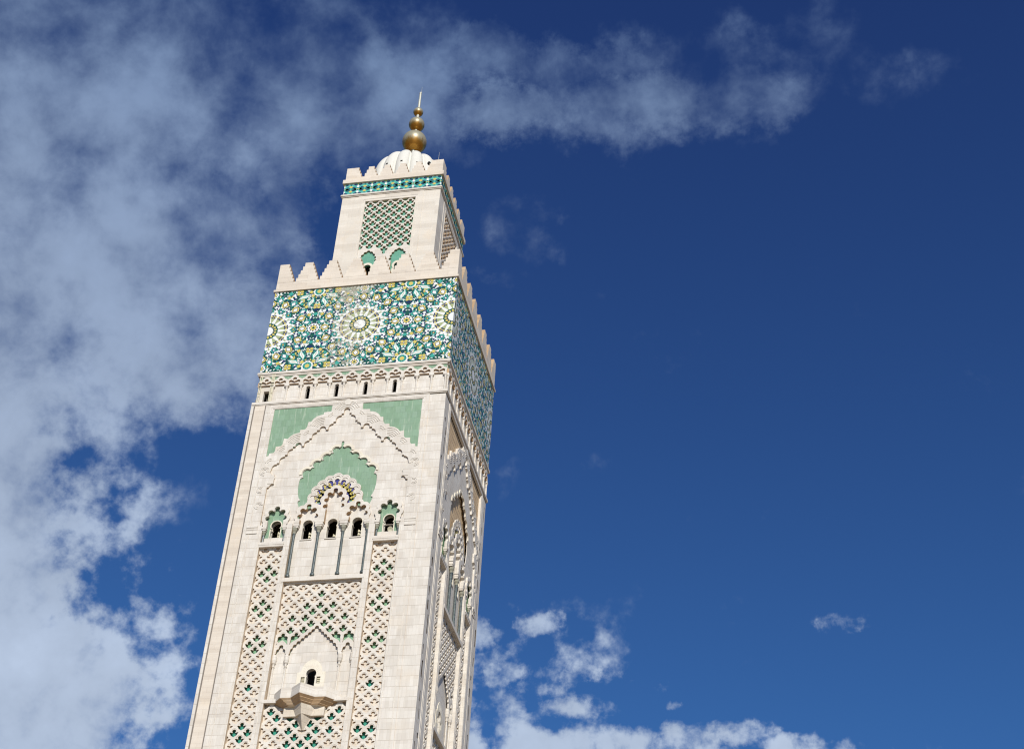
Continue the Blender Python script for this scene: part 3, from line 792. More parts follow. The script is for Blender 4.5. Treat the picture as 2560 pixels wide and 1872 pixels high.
# strip with guide rails on the left edge of the front
F0 = frame(H, 0)
M = Mesh()
M.plate(F0, [rect(-12.2, -10.87, 0, 113.72)], .02, -.3, PARAPET)
M.plate(F0, [rect(-12.72, -12.36, 0, 113.75)], .05, -1.2, STONE)
M.plate(F0, [rect(-10.72, -10.36, 0, 113.45)], .03, -.3, STONE)
M.build('edge_strip', TOWER)
for u in (-12.28, -10.795):
    M = Mesh()
    M.box(F0, u - .07, u + .07, -.3, .025, 0, 113.7, RAIL)
    M.box(F0, u - .03, u + .03, .025, .06, 0, 114.2, RAIL)
    M.build('guide_rail', TOWER)
for us in ((-12.16, -11.92), (-10.60, -10.44, -10.28)):
    M = Mesh()
    for u in us:
        x, y, _ = F0(u, .05, 0); M.lathe((x, y), [(.055, 113.5), (.055, 118.1)], PIPE, 8)
    for z in (115.0, 116.2, 116.6): M.box(F0, us[0] - .05, us[-1] + .05, .08, .14, z, z + .09, DARK if z > 116 else PIPE)
    M.build('guide_rail', TOWER)

# ------------------------------------------------------------ belt storey
M = Mesh()
M.ring(12.66, 11.4, 113.32, 113.66, CARVED)
M.ring(12.58, 11.4, 113.2, 113.32, CARVED)
M.build('cornice', TOWER)
M = Mesh()
M.ring(12.66, 11.2, 118.10, 118.40, CARVED)
M.ring(12.56, 11.2, 117.96, 118.10, CARVED)
M.build('cornice', TOWER)
BP = 24.5 / 13
for side in range(4):
    F = frame(H, side)
    M = Mesh(); holes = []
    if side < 2:
        for k in (-3, -1, 1, 3):
            holes.append(horseshoe(k * BP, 115.72, .27, 113.82, .27))
    if side == 0: holes.append(rect(-11.5, -10.72, 113.75, 115.6))
    M.plate(F, [rect(-12.2, 12.2, 113.6, 118.1)] + holes, -.24, -.7, STONE)
    # arcade in front
    outer = []; tops = []
    ops = []
    for k in range(13):
        c = -12.25 + BP * (k + .5)
        ops.append(star((c, 116.75), [(c, 117.14, .26), (c - .48, 116.72, .27), (c + .48, 116.72, .27)], [(c - .70, c + .70, 116.42, 116.72)], 90))
    u = -12.25
    top = []
    while u <= 12.2501:
        k = min(12, max(0, int((u + 12.25) / BP))); c = -12.25 + BP * (k + .5)
        d = u - c
        z = max(117.16 + math.sqrt(max(0, .56 ** 2 - d * d)) if abs(d) < .56 else 0, 116.78 + math.sqrt(max(0, .52 ** 2 - (abs(d) - .5) ** 2)) if abs(abs(d) - .5) < .52 else 0, 116.7)
        top.append((u, min(z, 117.735))); u += .05
    M.plate(F, [[(-12.25, 116.38), (12.25, 116.38)] + top[::-1]] + ops, -.0, -.24, CARVED, sidemat=SHADE_STAIN)
    M.plate(F, [rect(-12.25, 12.25, 117.74, 117.97)], -.0, -.24, CARVED)
    M.plate(F, [rect(-12.2, 12.2, 116.9, 117.8)] + ops, -.10, -.13, GREEN)
    b_ = M.build('belt_wall', TOWER)
    if side < 2:
        for k in range(14):
            u = -12.25 + BP * k
            if side == 0 and k == 0: continue
            u = max(-12.15, min(12.15, u))
            C_ = Mesh(); x, y, _ = F(u, -.10, 0)
            C_.lathe((x, y), [(.16, 113.6), (.12, 113.75), (.11, 115.5), (.15, 115.55), (.12, 115.65), (.14, 115.85), (.23, 116.05)], CARVED, 10)
            C_.box(F, max(u - .30, -12.3), min(u + .30, 12.3), -.24, .07, 116.05, 116.38, CARVED)
            C_.build('colonette', TOWER)
M = Mesh()
M.add([(-12.2, -12.2, 118.2), (12.2, -12.2, 118.2), (12.2, 12.2, 118.2), (-12.2, 12.2, 118.2)], [(0, 1, 2, 3)], DARK)
M.build('ceiling_slab', TOWER)

# ------------------------------------------------------------ mosaic frieze
Z0, Z1, ZM, QU = 118.36, 132.2, 125.42, 6.25
def frieze():
    """polygons (points, layer, colour) covering the whole wall, symmetric about each star"""
    out = []
    def put(pts, lay, colr):
        q = clip(pts, -12.45, 12.45, Z0, Z1)
        if len(q) >= 3: out.append((q, lay, colr))
    def quarter(pts, lay, colr):
        """given on 0..6.25 x upper half: reflect in both axes and in the star spacing"""
        for sz in (1, -1):
            for fu in (lambda u: u, lambda u: -u, lambda u: 2 * QU - u, lambda u: -2 * QU + u):
                put([(fu(u), ZM + sz * z) for u, z in pts], lay, colr)
    def pol(r, a): return (r * math.cos(rad(a)), r * math.sin(rad(a)))
    rr = random.Random(11)
    # background shards
    n_u, n_z = 25, 27
    gx = [[(QU * i / n_u + (rr.uniform(-.08, .08) if 0 < i < n_u else 0), 6.9 * j / n_z + (rr.uniform(-.08, .08) if 0 < j < n_z else 0)) for j in range(n_z + 1)] for i in range(n_u + 1)]
    for i in range(n_u):
        for j in range(n_z):
            a, b_, c, d = gx[i][j], gx[i + 1][j], gx[i + 1][j + 1], gx[i][j + 1]
            for t in (((a, b_, c), (a, c, d)) if rr.random() < .5 else ((a, b_, d), (b_, c, d))):
                r = rr.random()
                colr = 'dark' if r < .60 else 'teal' if r < .66 else 'navy' if r < .79 else 'white' if r < .98 else 'yellow'
                quarter(list(t), 0, colr)
    def onstar(fn):
        for sc_ in (-2 * QU, 0, 2 * QU): fn(sc_)
    def sput(c, pts, lay, colr): put([(c + u, ZM + z) for u, z in pts], lay, colr)
    def rot(pts, a, r, ca=0):
        """pts in (radial, tangential) about radius r at angle a"""
        ux, uz = math.cos(rad(a)), math.sin(rad(a))
        return [((r + p_) * ux - t * uz, (r + p_) * uz + t * ux) for p_, t in pts]
    def bigstar(c):
        ok = lambda a: True
        sput(c, [pol(3.25, a) for a in range(0, 360, 10)], 1, 'white')
        for k in range(16):
            a = 22.5 * k; h = a + 11.25
            # ring of kites outside the petals
            sput(c, rot([(-.42, 0), (.05, .12), (.35, 0), (.05, -.12)], h, 3.02), 2, 'sage')
            sput(c, rot([(.02, 0), (.36, .26), (.36, -.26)], a, 2.95), 2, 'dark')
            # propellers
            for sg in (-1, 1):
                sput(c, rot([(0, 0), (.30, sg * .06), (.22, sg * .40)], h, 2.50), 4, 'navy')
                sput(c, rot([(0, 0), (-.32, sg * .06), (-.22, sg * .34)], h, 2.50), 4, 'navy')
                sput(c, rot([(0, 0), (.16, sg * .42), (-.14, sg * .36)], h, 2.50), 4, 'yellow')
        sput(c, [pol(2.52, a) for a in range(0, 360, 10)], 2, 'sage')
        for k in range(16):
            a = 22.5 * k
            sput(c, [pol(1.30, a - 11.2), pol(2.05, a - 4.6), pol(2.80, a), pol(2.05, a + 4.6), pol(1.30, a + 11.2)], 3, 'white')
        sput(c, [pol(1.45 if k % 2 else 1.36, k * 11.25) for k in range(32)], 5, 'dark')
        for k in range(16):
            h = 22.5 * k + 11.25
            sput(c, rot([(-.22, 0), (0, .17), (.26, 0), (0, -.17)], h, 1.05), 6, 'yellow')
            sput(c, rot([(-.1, 0), (.04, .09), (.18, 0), (.04, -.09)], 22.5 * k, .86), 7, 'navy')
        sput(c, [pol(.72 if k % 2 else .80, k * 11.25) for k in range(32)], 8, 'white')
        for k in range(16):
            a = 22.5 * k; h = a + 11.25
            sput(c, rot([(-.45, 0), (0, .24), (.30, 0), (0, -.24)], h, 3.45), 1, 'white')
            # squares
            for hs, colr, l in ((.44, 'teal', 4), (.27, 'navy', 5), (.15, 'white' if k % 2 else 'yellow', 6)):
                sput(c, rot([(-hs, 0), (0, hs), (hs, 0), (0, -hs)] if not k % 2 else [(-hs * .75, -hs * .75), (-hs * .75, hs * .75), (hs * .75, hs * .75), (hs * .75, -hs * .75)], a, 3.5), l, colr)
            # white star with two navy squares
            sput(c, rot([(-.52, 0), (-.16, .20), (.0, .42), (.16, .20), (.52, 0), (.16, -.20), (0, -.42), (-.16, -.20)], h, 4.05), 2, 'white')
            for r in (3.86, 4.28): sput(c, rot([(-.17, -.0), (0, .17), (.17, 0), (0, -.17)] if r < 4 else [(-.13, -.13), (-.13, .13), (.13, .13), (.13, -.13)], h, r), 3, 'navy')
            # almonds
            almond(c, a, 4.73, 'yellow'); almond(c, h, 5.30, 'teal')
        almondlist = ()
    def almond(c, a, r, colr, l=5):
        if colr == 'yellow': o_ = [(-.60, 0), (-.26, .40), (.20, .50), (.60, 0), (.20, -.50), (-.26, -.40)]
        else: o_ = [(-.58, 0), (-.1, .44), (.36, .42), (.58, 0), (.36, -.42), (-.1, -.44)]
        # skip almonds past the next star's half
        x_ = r * math.cos(rad(a))
        if abs(x_) > QU + .01: return
        sput(c, rot(o_, a, r), l, colr)
        sput(c, rot([(-.50, 0), (0, .36), (.46, 0), (0, -.36)], a, r), l + 1, 'navy')
        sput(c, rot([(-.40, 0), (0, .28), (.36, 0), (0, -.28)], a, r), l + 2, 'white')
    onstar(bigstar)
    # rosettes and flowers between the stars
    for u in (-QU, QU):
        rosette(put, u, ZM, .78)
        for sz in (-1, 1):
            quatre(put, u, ZM + sz * 3.72, .56); flower(put, u, ZM + sz * 6.28)
            put([(u + x_ * .42, ZM + sz * 2.38 + z_ * .26) for x_, z_ in ((-1, 0), (0, 1), (1, 0), (0, -1))], 6, 'teal')
    for u in (-2 * QU, 0, 2 * QU):
        for sz in (-1, 1): rosette(put, u, ZM + sz * 6.22, .62)
    for u in (-QU - 2.62, -QU + 2.62, QU - 2.62, QU + 2.62):
        for sz in (-1, 1): quatre(put, u, ZM + sz * 6.27, .55)
    # bars, small squares (given about a rosette at u=6.25, right-hand lower part)
    def four(pts, lay, colr):
        for c in (-QU, QU):
            for su in (-1, 1):
                for sz in (-1, 1):
                    put([(c + su * (u - QU), ZM + sz * (ZM - z)) for u, z in pts], lay, colr)
    def bar(x0, z0, x1, z1, hw, lay, colr):
        dx, dz_ = x1 - x0, z1 - z0; l = math.hypot(dx, dz_); nx, nz = -dz_ / l * hw, dx / l * hw
        four([(x0, z0), (x0 + dx * .35 + nx, z0 + dz_ * .35 + nz), (x1, z1), (x0 + dx * .65 - nx, z0 + dz_ * .65 - nz)], lay, colr)
    for (a, b_, c, d) in ((6.9, 120.15, 7.42, 121.75), (7.5, 119.55, 8.9, 120.35)):
        bar(a, b_, c, d, .48, 6, 'teal'); bar(a + .03, b_ + .08, c - .03, d - .08, .30, 7, 'white'); bar(a + .1, b_ + .25, c - .1, d - .25, .05, 8, 'sage')
    def sq(x_, z_, h_, a, lay, colr):
        four([(x_ + h_ * math.cos(rad(a + 90 * k)), z_ + h_ * math.sin(rad(a + 90 * k))) for k in range(4)], lay, colr)
    for x_, z_ in ((7.13, 123.13), (10.29, 119.9), (7.01, 119.82), (7.34, 119.16), (7.7, 121.7)): sq(x_, z_, .30, 20, 9, 'yellow')
    four([(8.1, 120.3), (8.6, 120.3), (8.6, 120.45), (8.28, 120.45), (8.28, 120.9), (8.1, 120.9)], 9, 'yellow')
    sq(8.5, 120.72, .2, 45, 8, 'white'); sq(8.37, 121.18, .26, 45, 8, 'teal'); sq(10.17, 119.2, .38, 0, 8, 'teal')
    for t in ([(7.0, 122.9), (7.5, 122.2), (7.6, 122.75)], [(6.55, 122.7), (6.9, 122.2), (6.95, 122.9)], [(9.5, 120.5), (10.2, 120.1), (9.9, 119.8)],
              [(9.3, 119.9), (9.95, 119.6), (9.5, 119.2)], [(10.5, 119.9), (11.1, 120.2), (10.9, 119.7)], [(6.7, 123.4), (6.95, 124.0), (6.95, 123.3)]):
        four(t, 9, 'white')
    for t in ([(7.5, 122.9), (7.9, 122.9), (7.8, 122.3)], [(6.55, 122.2), (6.3, 122.6), (6.3, 122.0)], [(9.6, 119.95), (10.0, 120.4), (9.2, 120.2)]): four(t, 8, 'navy')
    return out
def rosette(put, u, z, r):
    def pg(rr_, n, a0=0): return [(u + rr_ * math.cos(rad(a0 + 360 * k / n)), z + rr_ * math.sin(rad(a0 + 360 * k / n))) for k in range(n)]
    put(pg(r, 16), 6, 'white'); put(pg(r * .56, 8, 22.5), 8, 'yellow'); put(pg(r * .28, 4), 9, 'dark')
    for k in range(8):
        a = rad(45 * k); cx, cz = u + r * .66 * math.cos(a), z + r * .66 * math.sin(a)
        put([(cx + r * .17 * math.cos(a + rad(45 + 90 * j)), cz + r * .17 * math.sin(a + rad(45 + 90 * j))) for j in range(4)], 9, 'navy')
def quatre(put, u, z, r):
    for k in range(4):
        a = rad(45 + 90 * k); cx, cz = u + r * .55 * math.cos(a), z + r * .5 * math.sin(a)
        put([(cx + r * .46 * math.cos(rad(60 * j)), cz + r * .46 * math.sin(rad(60 * j))) for j in range(6)], 6, 'yellow')
    put([(u - .17, z), (u, z - .17), (u + .17, z), (u, z + .17)], 7, 'navy'); put([(u - .1, z), (u, z - .1), (u + .1, z), (u, z + .1)], 8, 'white')
    for s in (-1, 1):
        put([(u + s * .2, z - .03), (u + s * .45, z - .03), (u + s * .45, z + .03), (u + s * .2, z + .03)], 7, 'navy')
def flower(put, u, z):
    def pg(rr_, n, a0=0): return [(u + rr_ * math.cos(rad(a0 + 360 * k / n)), z + rr_ * math.sin(rad(a0 + 360 * k / n))) for k in range(n)]
    put(pg(.78, 12), 6, 'white'); put(pg(.62, 8), 7, 'teal'); put(pg(.3, 12), 9, 'yellow')
    for k in range(8):
        a = rad(45 * k + 22.5); cx, cz = u + .46 * math.cos(a), z + .46 * math.sin(a)
        put([(cx + .1 * math.cos(a + rad(45 + 90 * j)), cz + .1 * math.sin(a + rad(45 + 90 * j))) for j in range(4)], 8, 'dark' if k % 2 else 'navy')
FR = frieze()
for side in range(4):
    F = frame(12.45, side)
    M = Mesh()
    M.plate(F, [rect(-12.45, 12.45, 118.2, 132.3)], 0, -.5, MOS['dark'], edge=12.45)
    for pts, lay, colr in FR: M.poly(F, pts, .002 + .0025 * lay, MOS[colr])
    M.build('mosaic_frieze', TOWER)

# ------------------------------------------------------------ parapet and merlons
M = Mesh()
M.ring(12.66, 11.3, 132.14, 132.46, PARAPET)
M.build('cornice', TOWER)
M = Mesh()
M.ring(12.46, 11.5, 132.46, 133.82, PARAPET)
M.build('parapet', TOWER)
M = Mesh()
M.add([(-12, -12, 132.7), (12, -12, 132.7), (12, 12, 132.7), (-12, 12, 132.7)], [(0, 1, 2, 3)], PARAPET)
M.build('terrace', TOWER)
def stepped(c, half, step, n, z0, dh):
    r = []
    for k in range(n - 1, -1, -1):
        z = z0 + (n - 1 - k) * dh
        r += [(half + step * k, z), (half + step * k, z + dh)]
    return [(c - x_, z_) for x_, z_ in r[::-1]][::-1][::-1], r
def merlon_loop(c, half, step, n, z0, dh, left=True, right=True, edge=None):
    R2 = []
    for k in range(n - 1, -1, -1):
        z = z0 + (n - 1 - k) * dh
        R2 += [(half + step * k, z), (half + step * k, z + dh)]
    rt = [(c + x_, z_) for x_, z_ in R2] if right else [(edge, z0), (edge, z0 + n * dh)]
    lf = [(c - x_, z_) for x_, z_ in R2][::-1] if left else [(edge, z0 + n * dh), (edge, z0)]
    return rt + lf
def corner_merlon(sx_, sy_, half, inner, step, n, z0, dh, th, mat):
    """L-shaped block on a corner, stepping down along both walls"""
    M = Mesh()
    for k in range(n):
        z = z0 + (n - 1 - k) * dh; e = inner - step * k
        # arm along x then arm along y
        a = [(e, half - th), (half - .0, half - th), (half, half), (e, half)]
        b_ = [(half - th, e), (half, e), (half, half - th), (half - th, half - th)]
        for q in (a, b_):
            vs = [(sx_ * x_, sy_ * y_, zz) for zz in (z, z + dh) for x_, y_ in q]
            sides_ = [(0, 1, 5, 4), (1, 2, 6, 5), (2, 3, 7, 6), (3, 0, 4, 7)]
            rz = 3 if q is a else 0
            M.add(vs, [(0, 1, 2, 3), (4, 5, 6, 7)] + [f_ for n_, f_ in enumerate(sides_) if n_ != rz], mat)
            M.add([vs[i] for i in sides_[rz]], [(0, 1, 2, 3)], SHADE_STAIN)  # step riser coloured brown to stand for its shade
    return M
TH = .85
for side in range(4):
    F = frame(12.46, side)
    for c in (-8.35, -5.01, -1.67, 1.67, 5.01, 8.35):
        M = Mesh(); M.plate(F, [merlon_loop(c, .57, .235, 5, 133.80, .66)], 0, -TH, PARAPET, back=True, sidemat=SHADE_STAIN)  # shade of the step risers painted into the side colour
        M.build('merlon', TOWER)
for sx_ in (-1, 1):
    for sy_ in (-1, 1):
        corner_merlon(sx_, sy_, 12.46, 11.14, .235, 5, 133.80, .66, TH, PARAPET).build('merlon', TOWER)

# ------------------------------------------------------------ lantern
HL = 7.27
LP = 1.48; LZ = .735
def lobed(c, z, base):
    ci = [(c, z - .25, .27), (c - .42, z - .5, .27), (c + .42, z - .5, .27), (c - .76, z - .92, .26), (c + .76, z - .92, .26),
          (c - .98, z - 1.42, .25), (c + .98, z - 1.42, .25), (c - 1.08, z - 1.95, .24), (c + 1.08, z - 1.95, .24), (c, z - 1.35, 1.0)]
    return star((c, z - 1.8), ci, [(c - 1.0, c + 1.0, base, z - 1.6)], 260)
for side in range(4):
    F = frame(HL, side)
    M = Mesh()
    # corners, then the slightly proud middle
    for s in (-1, 1):
        u0, u1 = (4.85, 7.27) if s > 0 else (-7.27, -4.85)
        M.plate(F, [rect(u0, u1, 132.72, 154.4)], 0, -.5, LSTONE, edge=7.27)
    opening = rect(-3.72, 3.72, 134.2, 152.97)
    M.plate(F, [rect(-4.85, 4.85, 132.7, 154.4), opening], .05, -.5, LSTONE)
    for s in (-1, 1):
        M.box(F, min(s * 4.0, s * 4.08), max(s * 4.0, s * 4.08), .04, .08, 140, 153.35, CARVED)
        M.box(F, min(s * 3.8, s * 3.86), max(s * 3.8, s * 3.86), .04, .08, 140, 153.1, CARVED)
    M.box(F, -4.08, 4.08, .04, .08, 153.35, 153.42, CARVED)
    M.build('lantern_wall', TOWER)
    Lt = Mesh(); holes = []
    for r in range(-1, 14):
        z = 152.72 - r * LZ
        for k in ((-2, -1, 0, 1, 2) if r % 2 == 0 else (-2.5, -1.5, -.5, .5, 1.5, 2.5)):
            u = k * LP
            if z < 143.6: continue
            if 145.0 > z and abs(abs(u) - 2.2) < .9 and z < 144.4: continue
            holes.append(move(LCELL, u, z + .03, 1.12)); ridge(Lt, F, u, z + .03, -.08, -3.9, 3.9, 143.6, .335, .03, 1.05)
    ex = [(0, 144.1, 1), (-3.6, 143.9, 0), (3.6, 143.9, 0)]
    ops = [lobed(-2.2, 143.35, 135.0), lobed(2.2, 143.35, 135.0)]
    holes = [h_ for h_ in holes]
    for q in (-.0,): holes.append(star((q, 142.75), [(q, 142.75, .24)], (), 20))
    Lt.plate(F, [rect(-4.5, 4.5, 134.0, 153.6)] + holes + ops, -.08, -.30, CARVED, sidemat=SHADE_STAIN)
    o = Lt.build('lattice_panel', TOWER)
    T_ = Mesh()
    ow_ = [horseshoe(c, 140.35, .52, 135.2, .48) for c in (-2.15, 2.2)]
    T_.plate(F, [rect(-4.5, 4.5, 134.0, 153.6)] + ow_, -.35, -.7, SEAG)
    T_.build('tile_backing', o)
    for c in (-2.15, 2.2):
        Wn = Mesh()
        Wn.plate(F, [horseshoe(c, 140.4, .82, 135.1, .80), horseshoe(c, 140.35, .515, 135.2, .475)], -.27, -.35, CREAM)
        Wn.build('window', TOWER)
M = Mesh()
M.ring(7.53, 6.6, 154.28, 154.46, CARVED); M.ring(7.40, 6.6, 154.12, 154.28, CARVED); M.ring(7.46, 6.6, 154.46, 154.62, CARVED)
M.build('cornice', TOWER)
M = Mesh()
M.ring(7.54, 6.4, 156.86, 157.58, PARAPET); M.build('cornice', TOWER)
M = Mesh(); M.ring(7.27, 6.6, 157.58, 158.2, PARAPET); M.build('parapet', TOWER)
M = Mesh(); M.add([(-7, -7, 157.7), (7, -7, 157.7), (7, 7, 157.7), (-7, 7, 157.7)], [(0, 1, 2, 3)], PARAPET); M.build('terrace', TOWER)
M = Mesh(); M.add([(-6.9, -6.9, 154.2), (6.9, -6.9, 154.2), (6.9, 6.9, 154.2), (-6.9, 6.9, 154.2)], [(0, 1, 2, 3)], DARK); M.build('ceiling_slab', TOWER)
# small frieze
def small_frieze():
    out = []
    def put(pts, lay, colr):
        q = clip(pts, -7.27, 7.27, 154.6, 156.9)
        if len(q) >= 3: out.append((q, lay, colr))
    zc = 155.75; per = 2.08
    for k in range(-4, 5):
        a = -6.24 + per * (k + 3)
        c = a
        put(rect(c - per / 2, c + per / 2, 154.6, 156.9), 0, 'aqua')
        for sz in (-1, 1):
            put([(c - .22, zc + sz * .58), (c - .26, zc + sz * .36), (c, zc + sz * .26), (c + .26, zc + sz * .36), (c + .22, zc + sz * .58), (c, zc + sz * .66)], 3, 'yellow')
            put([(c - .10, zc + sz * .78), (c, zc + sz * .66), (c + .10, zc + sz * .78), (c, zc + sz * .92)], 3, 'navy')
            for su in (-1, 1):
                put([(c + su * .08, zc + sz * .12), (c + su * .17, zc + sz * .33), (c + su * .66, zc + sz * .48), (c + su * .60, zc + sz * .25)], 3, 'navy')
                put([(c + su * .46, zc + sz * 1.02), (c + su * .97, zc + sz * .84), (c + su * .91, zc + sz * .64), (c + su * .40, zc + sz * .82)], 3, 'navy')
                put([(c + su * .1, zc + sz * 1.15), (c + su * .5, zc + sz * 1.15), (c + su * .42, zc + sz * .92), (c + su * .16, zc + sz * .98)], 2, 'white')
                put([(c + su * .10, zc), (c + su * .80, zc + .30), (c + su * .80, zc - .30)], 2, 'white')
                put([(c + su * .04, zc), (c + su * .50, zc + .05), (c + su * .50, zc - .05)], 4, 'yellow')
            b_ = c + per / 2
            put([(b_ - .24, zc + sz * .68), (b_ - .10, zc + sz * .30), (b_ + .10, zc + sz * .30), (b_ + .24, zc + sz * .68), (b_, zc + sz * .78)], 3, 'white')
            put([(b_ - .13, zc + sz * 1.05), (b_, zc + sz * .80), (b_ + .13, zc + sz * 1.05), (b_, zc + sz * 1.15)], 4, 'yellow')
            put([(b_ - .09, zc + sz * .22), (b_, zc + sz * .08), (b_ + .09, zc + sz * .22), (b_, zc + sz * .36)], 4, 'navy')
        b_ = c + per / 2
        put([(b_ - .36, zc), (b_, zc + .08), (b_ + .36, zc), (b_, zc - .08)], 3, 'yellow')
    return out
SF = small_frieze()
for side in range(4):
    F = frame(7.27, side); M = Mesh()
    M.plate(F, [rect(-7.27, 7.27, 154.5, 157.0)], 0, -.5, MOS['teal'], edge=7.27)
    for pts, lay, colr in SF: M.poly(F, pts, .002 + .003 * lay, MOS[colr])
    M.build('mosaic_frieze', TOWER)
for side in range(4):
    F = frame(7.27, side)
    for c in (-3.56, -1.187, 1.187, 3.56):
        M = Mesh(); M.plate(F, [merlon_loop(c, .43, .235, 3, 158.2, .65)], 0, -.62, PARAPET, back=True, sidemat=SHADE_STAIN); M.build('merlon', TOWER)  # riser shade painted into the sides here too
for sx_ in (-1, 1):
    for sy_ in (-1, 1):
        corner_merlon(sx_, sy_, 7.27, 5.45, .235, 3, 158.2, .65, .62, PARAPET).build('merlon', TOWER)

# ------------------------------------------------------------ dome and finial
M = Mesh()
NL, NS = 16, 12
rings = []
DZ, DR = 158.6, 6.05
prof = []
for j in range(29):
    t = j / 28.0
    a = t * math.pi / 2
    prof.append((max(0.0, math.cos(a)) ** .8, math.sin(a) ** .8))
vs, fs = [], []
DHT = 7.5
n = NL * NS
lower = [(1.0, -.35)] + prof
for rj, zj in lower:
    for i in range(n):
        ph = (i / NS) % 1.0
        lobe = math.sqrt(max(0, 1 - (2 * ph - 1) ** 2))
        b_ = (1 - .125 + .125 * lobe)
        r = DR * rj * b_
        a = 2 * math.pi * (i / n) + rad(-86.2 - 11.25)
        vs.append((r * math.cos(a), r * math.sin(a), DZ + 1.6 + DHT * zj * (.97 + .03 * lobe)))
for j in range(len(lower) - 1):
    for i in range(n):
        k = (i + 1) % n
        fs.append((j * n + i, j * n + k, (j + 1) * n + k, (j + 1) * n + i))
M.add(vs, fs, DOME)
dome = M.build('dome', TOWER, smooth=True)
for k in range(16):
    a = rad(-86.2 + 22.5 * k); M = Mesh()
    t_, q_ = Vector((-math.sin(a), math.cos(a), 0)), Vector((math.cos(a), math.sin(a), 0))
    c_ = q_ * 5.86 + Vector((0, 0, 162.1)); vs = []
    for dz_ in (-.16, .16):
        for du, dr in ((-.16, .12), (.16, .12), (.16, -.35), (-.16, -.35)): vs.append(c_ + t_ * du + q_ * dr + Vector((0, 0, dz_)))
    M.add(vs, [(0, 1, 2, 3), (4, 5, 6, 7), (0, 1, 5, 4), (1, 2, 6, 5), (2, 3, 7, 6), (3, 0, 4, 7)], DARK)
    M.build('vent', dome)
M = Mesh(); M.lathe((0, 0), [(5.4, 157.7), (5.4, 159.6)], DOME, 48); M.build('drum', TOWER)
def ball(z, r):
    M = Mesh()
    prof = [(r * math.sin(math.pi * i / 32), z - r * math.cos(math.pi * i / 32)) for i in range(33)]
    prof[0] = (.001, z - r); prof[-1] = (.001, z + r)
    M.lathe((0, 0), prof, GOLD, 48)
    return M.build('finial_ball', TOWER, smooth=True, loc=(0, 0, z))
for z, r in ((172.35, 1.90), (176.31, 1.23), (179.16, .775)):
    b_ = ball(z, r)
    me = b_.data
    for v in me.vertices: v.co /= r
    b_.scale = (r, r, r)
M = Mesh()
M.lathe((0, 0), [(.42, 167.2), (.30, 168.6), (.30, 171)], ROD, 14); M.build('finial_neck', TOWER); M = Mesh()
M.lathe((0, 0), [(.22, 174.1), (.27, 174.6), (.2, 175.4)], ROD, 14); M.build('finial_neck', TOWER); M = Mesh()
M.lathe((0, 0), [(.24, 177.3), (.24, 178.7)], ROD, 14); M.build('finial_neck', TOWER); M = Mesh()
M.lathe((0, 0), [(.21, 179.7), (.20, 181.5), (.17, 183.3), (.17, 183.4), (.19, 183.4), (.19, 183.7)], ROD, 14)
M.build('spire', TOWER)
M = Mesh(); M.lathe((.12, 0), [(.035, 183.6), (.012, 185.1)], ROD, 6); M.build('lightning_rod', TOWER)
M = Mesh(); M.lathe((6.3, -6.7), [(.035, 159.9), (.02, 162.3)], ROD, 6); M.build('antenna', TOWER)
M = Mesh(); M.lathe((4.9, -6.6), [(.22, 160.1), (.28, 160.25), (.2, 160.5)], DARK, 10); M.build('roof_lamp', TOWER)

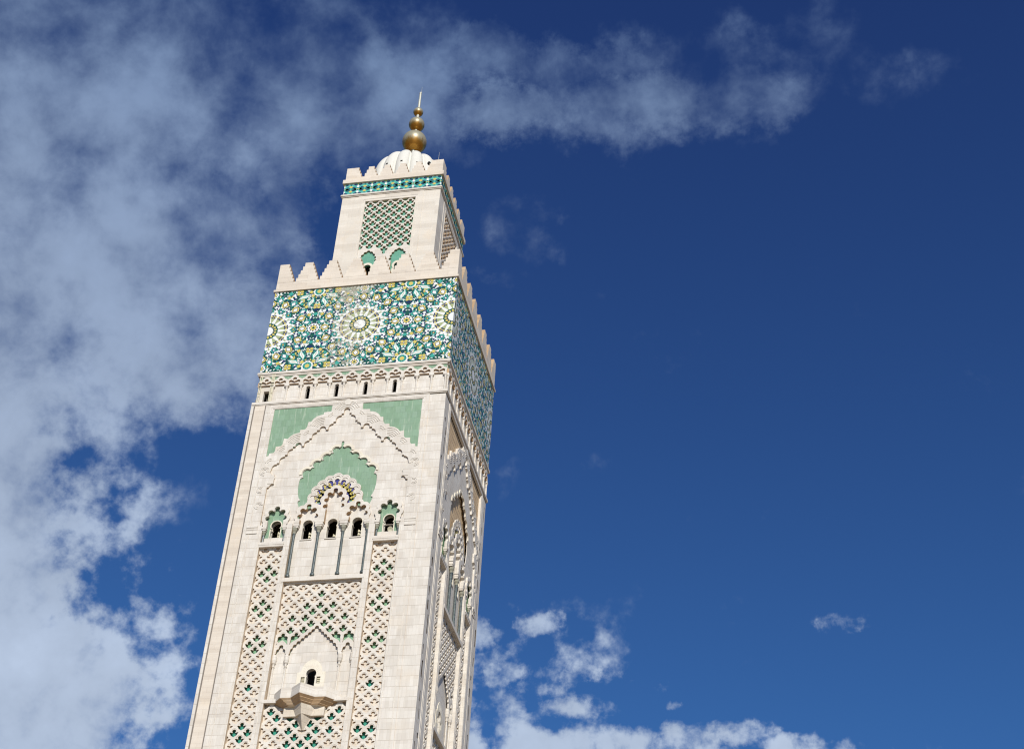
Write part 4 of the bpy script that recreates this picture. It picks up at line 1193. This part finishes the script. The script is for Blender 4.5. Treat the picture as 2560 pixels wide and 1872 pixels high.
# ------------------------------------------------------------ balcony
M = Mesh()
def plan(sc, wb=-.42, ext=1.0):
    P0 = [(-3.75, wb), (-2.55, .92), (-1.37, .90), (0, 2.12), (1.37, .90), (2.55, .92), (3.75, wb)]
    return [(u * sc, wb + (w - wb) * sc) for u, w in P0]
def loft(M, rows, mat):
    vs = []; fs = []
    for pl, z in rows: vs += [F0(u, w, z) for u, w in pl]
    n = len(rows[0][0])
    for j in range(len(rows) - 1):
        for i in range(n - 1):
            fs.append((j * n + i, j * n + i + 1, (j + 1) * n + i + 1, (j + 1) * n + i))
    M.add(vs, fs, mat)
inner = [(u * .93, -.42 + (w + .42) * .86) for u, w in plan(1)]
loft(M, [(plan(1), 72.50), (plan(1), 73.68), (inner, 73.68), (inner, 73.0)], CARVED)
M.build('balcony', TOWER)
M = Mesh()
loft(M, [(plan(1), 72.50), (plan(.86), 72.27), (plan(.86), 72.22), (plan(.72), 71.98), (plan(.72), 71.93), (plan(.62), 71.80)], SHADE_STAIN)  # soffit in the brown that mixes staining with painted shade
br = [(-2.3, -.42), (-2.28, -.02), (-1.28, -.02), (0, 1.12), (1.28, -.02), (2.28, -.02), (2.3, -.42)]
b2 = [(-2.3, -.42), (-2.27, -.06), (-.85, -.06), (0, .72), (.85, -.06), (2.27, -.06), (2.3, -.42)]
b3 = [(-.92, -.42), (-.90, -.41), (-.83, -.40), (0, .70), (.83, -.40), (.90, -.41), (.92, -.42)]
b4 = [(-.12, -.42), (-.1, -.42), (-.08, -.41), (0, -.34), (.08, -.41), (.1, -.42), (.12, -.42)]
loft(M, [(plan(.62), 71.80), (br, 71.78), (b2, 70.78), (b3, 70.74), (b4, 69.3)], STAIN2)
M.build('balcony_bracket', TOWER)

# ------------------------------------------------------------ loudspeaker in the right-hand window
sp = thing('loudspeaker', 'round cream loudspeaker horn standing in the right-hand arched window of the minaret', 'loudspeaker', (6.98, -11.35, 93.95))
def horn():
    M = Mesh()
    prof = [(.34, 0), (.33, .03), (.24, .06), (.13, .16), (.06, .3)]
    ax = Vector((.30, -.80, -.52)).normalized(); q = ax.to_track_quat('Z', 'Y').to_matrix()
    vs = []; fs = []; n = 24
    for r, d in prof:
        for i in range(n):
            a = 2 * math.pi * i / n; p_ = q @ Vector((r * math.cos(a), r * math.sin(a), -d)); vs.append((p_.x, p_.y, p_.z + .55))
    for j in range(len(prof) - 1):
        for i in range(n):
            k = (i + 1) % n; fs.append((j * n + i, j * n + k, (j + 1) * n + k, (j + 1) * n + i))
    # shallow dished front
    c = q @ Vector((0, 0, -.05)); vs.append((c.x, c.y, c.z + .55)); ci = len(vs) - 1
    for i in range(n): fs.append((i, (i + 1) % n, ci))
    M.add(vs, fs, HORN)
    return M
h_ = horn().build('horn', sp)
M = Mesh(); I = lambda u, w, z: (u, w, z)
M.box(I, -.62, .5, .1, .4, 1.2, 1.32, RAIL); M.box(I, -.05, .05, .28, .36, -.7, 1.2, RAIL)
M.build('bracket', sp)
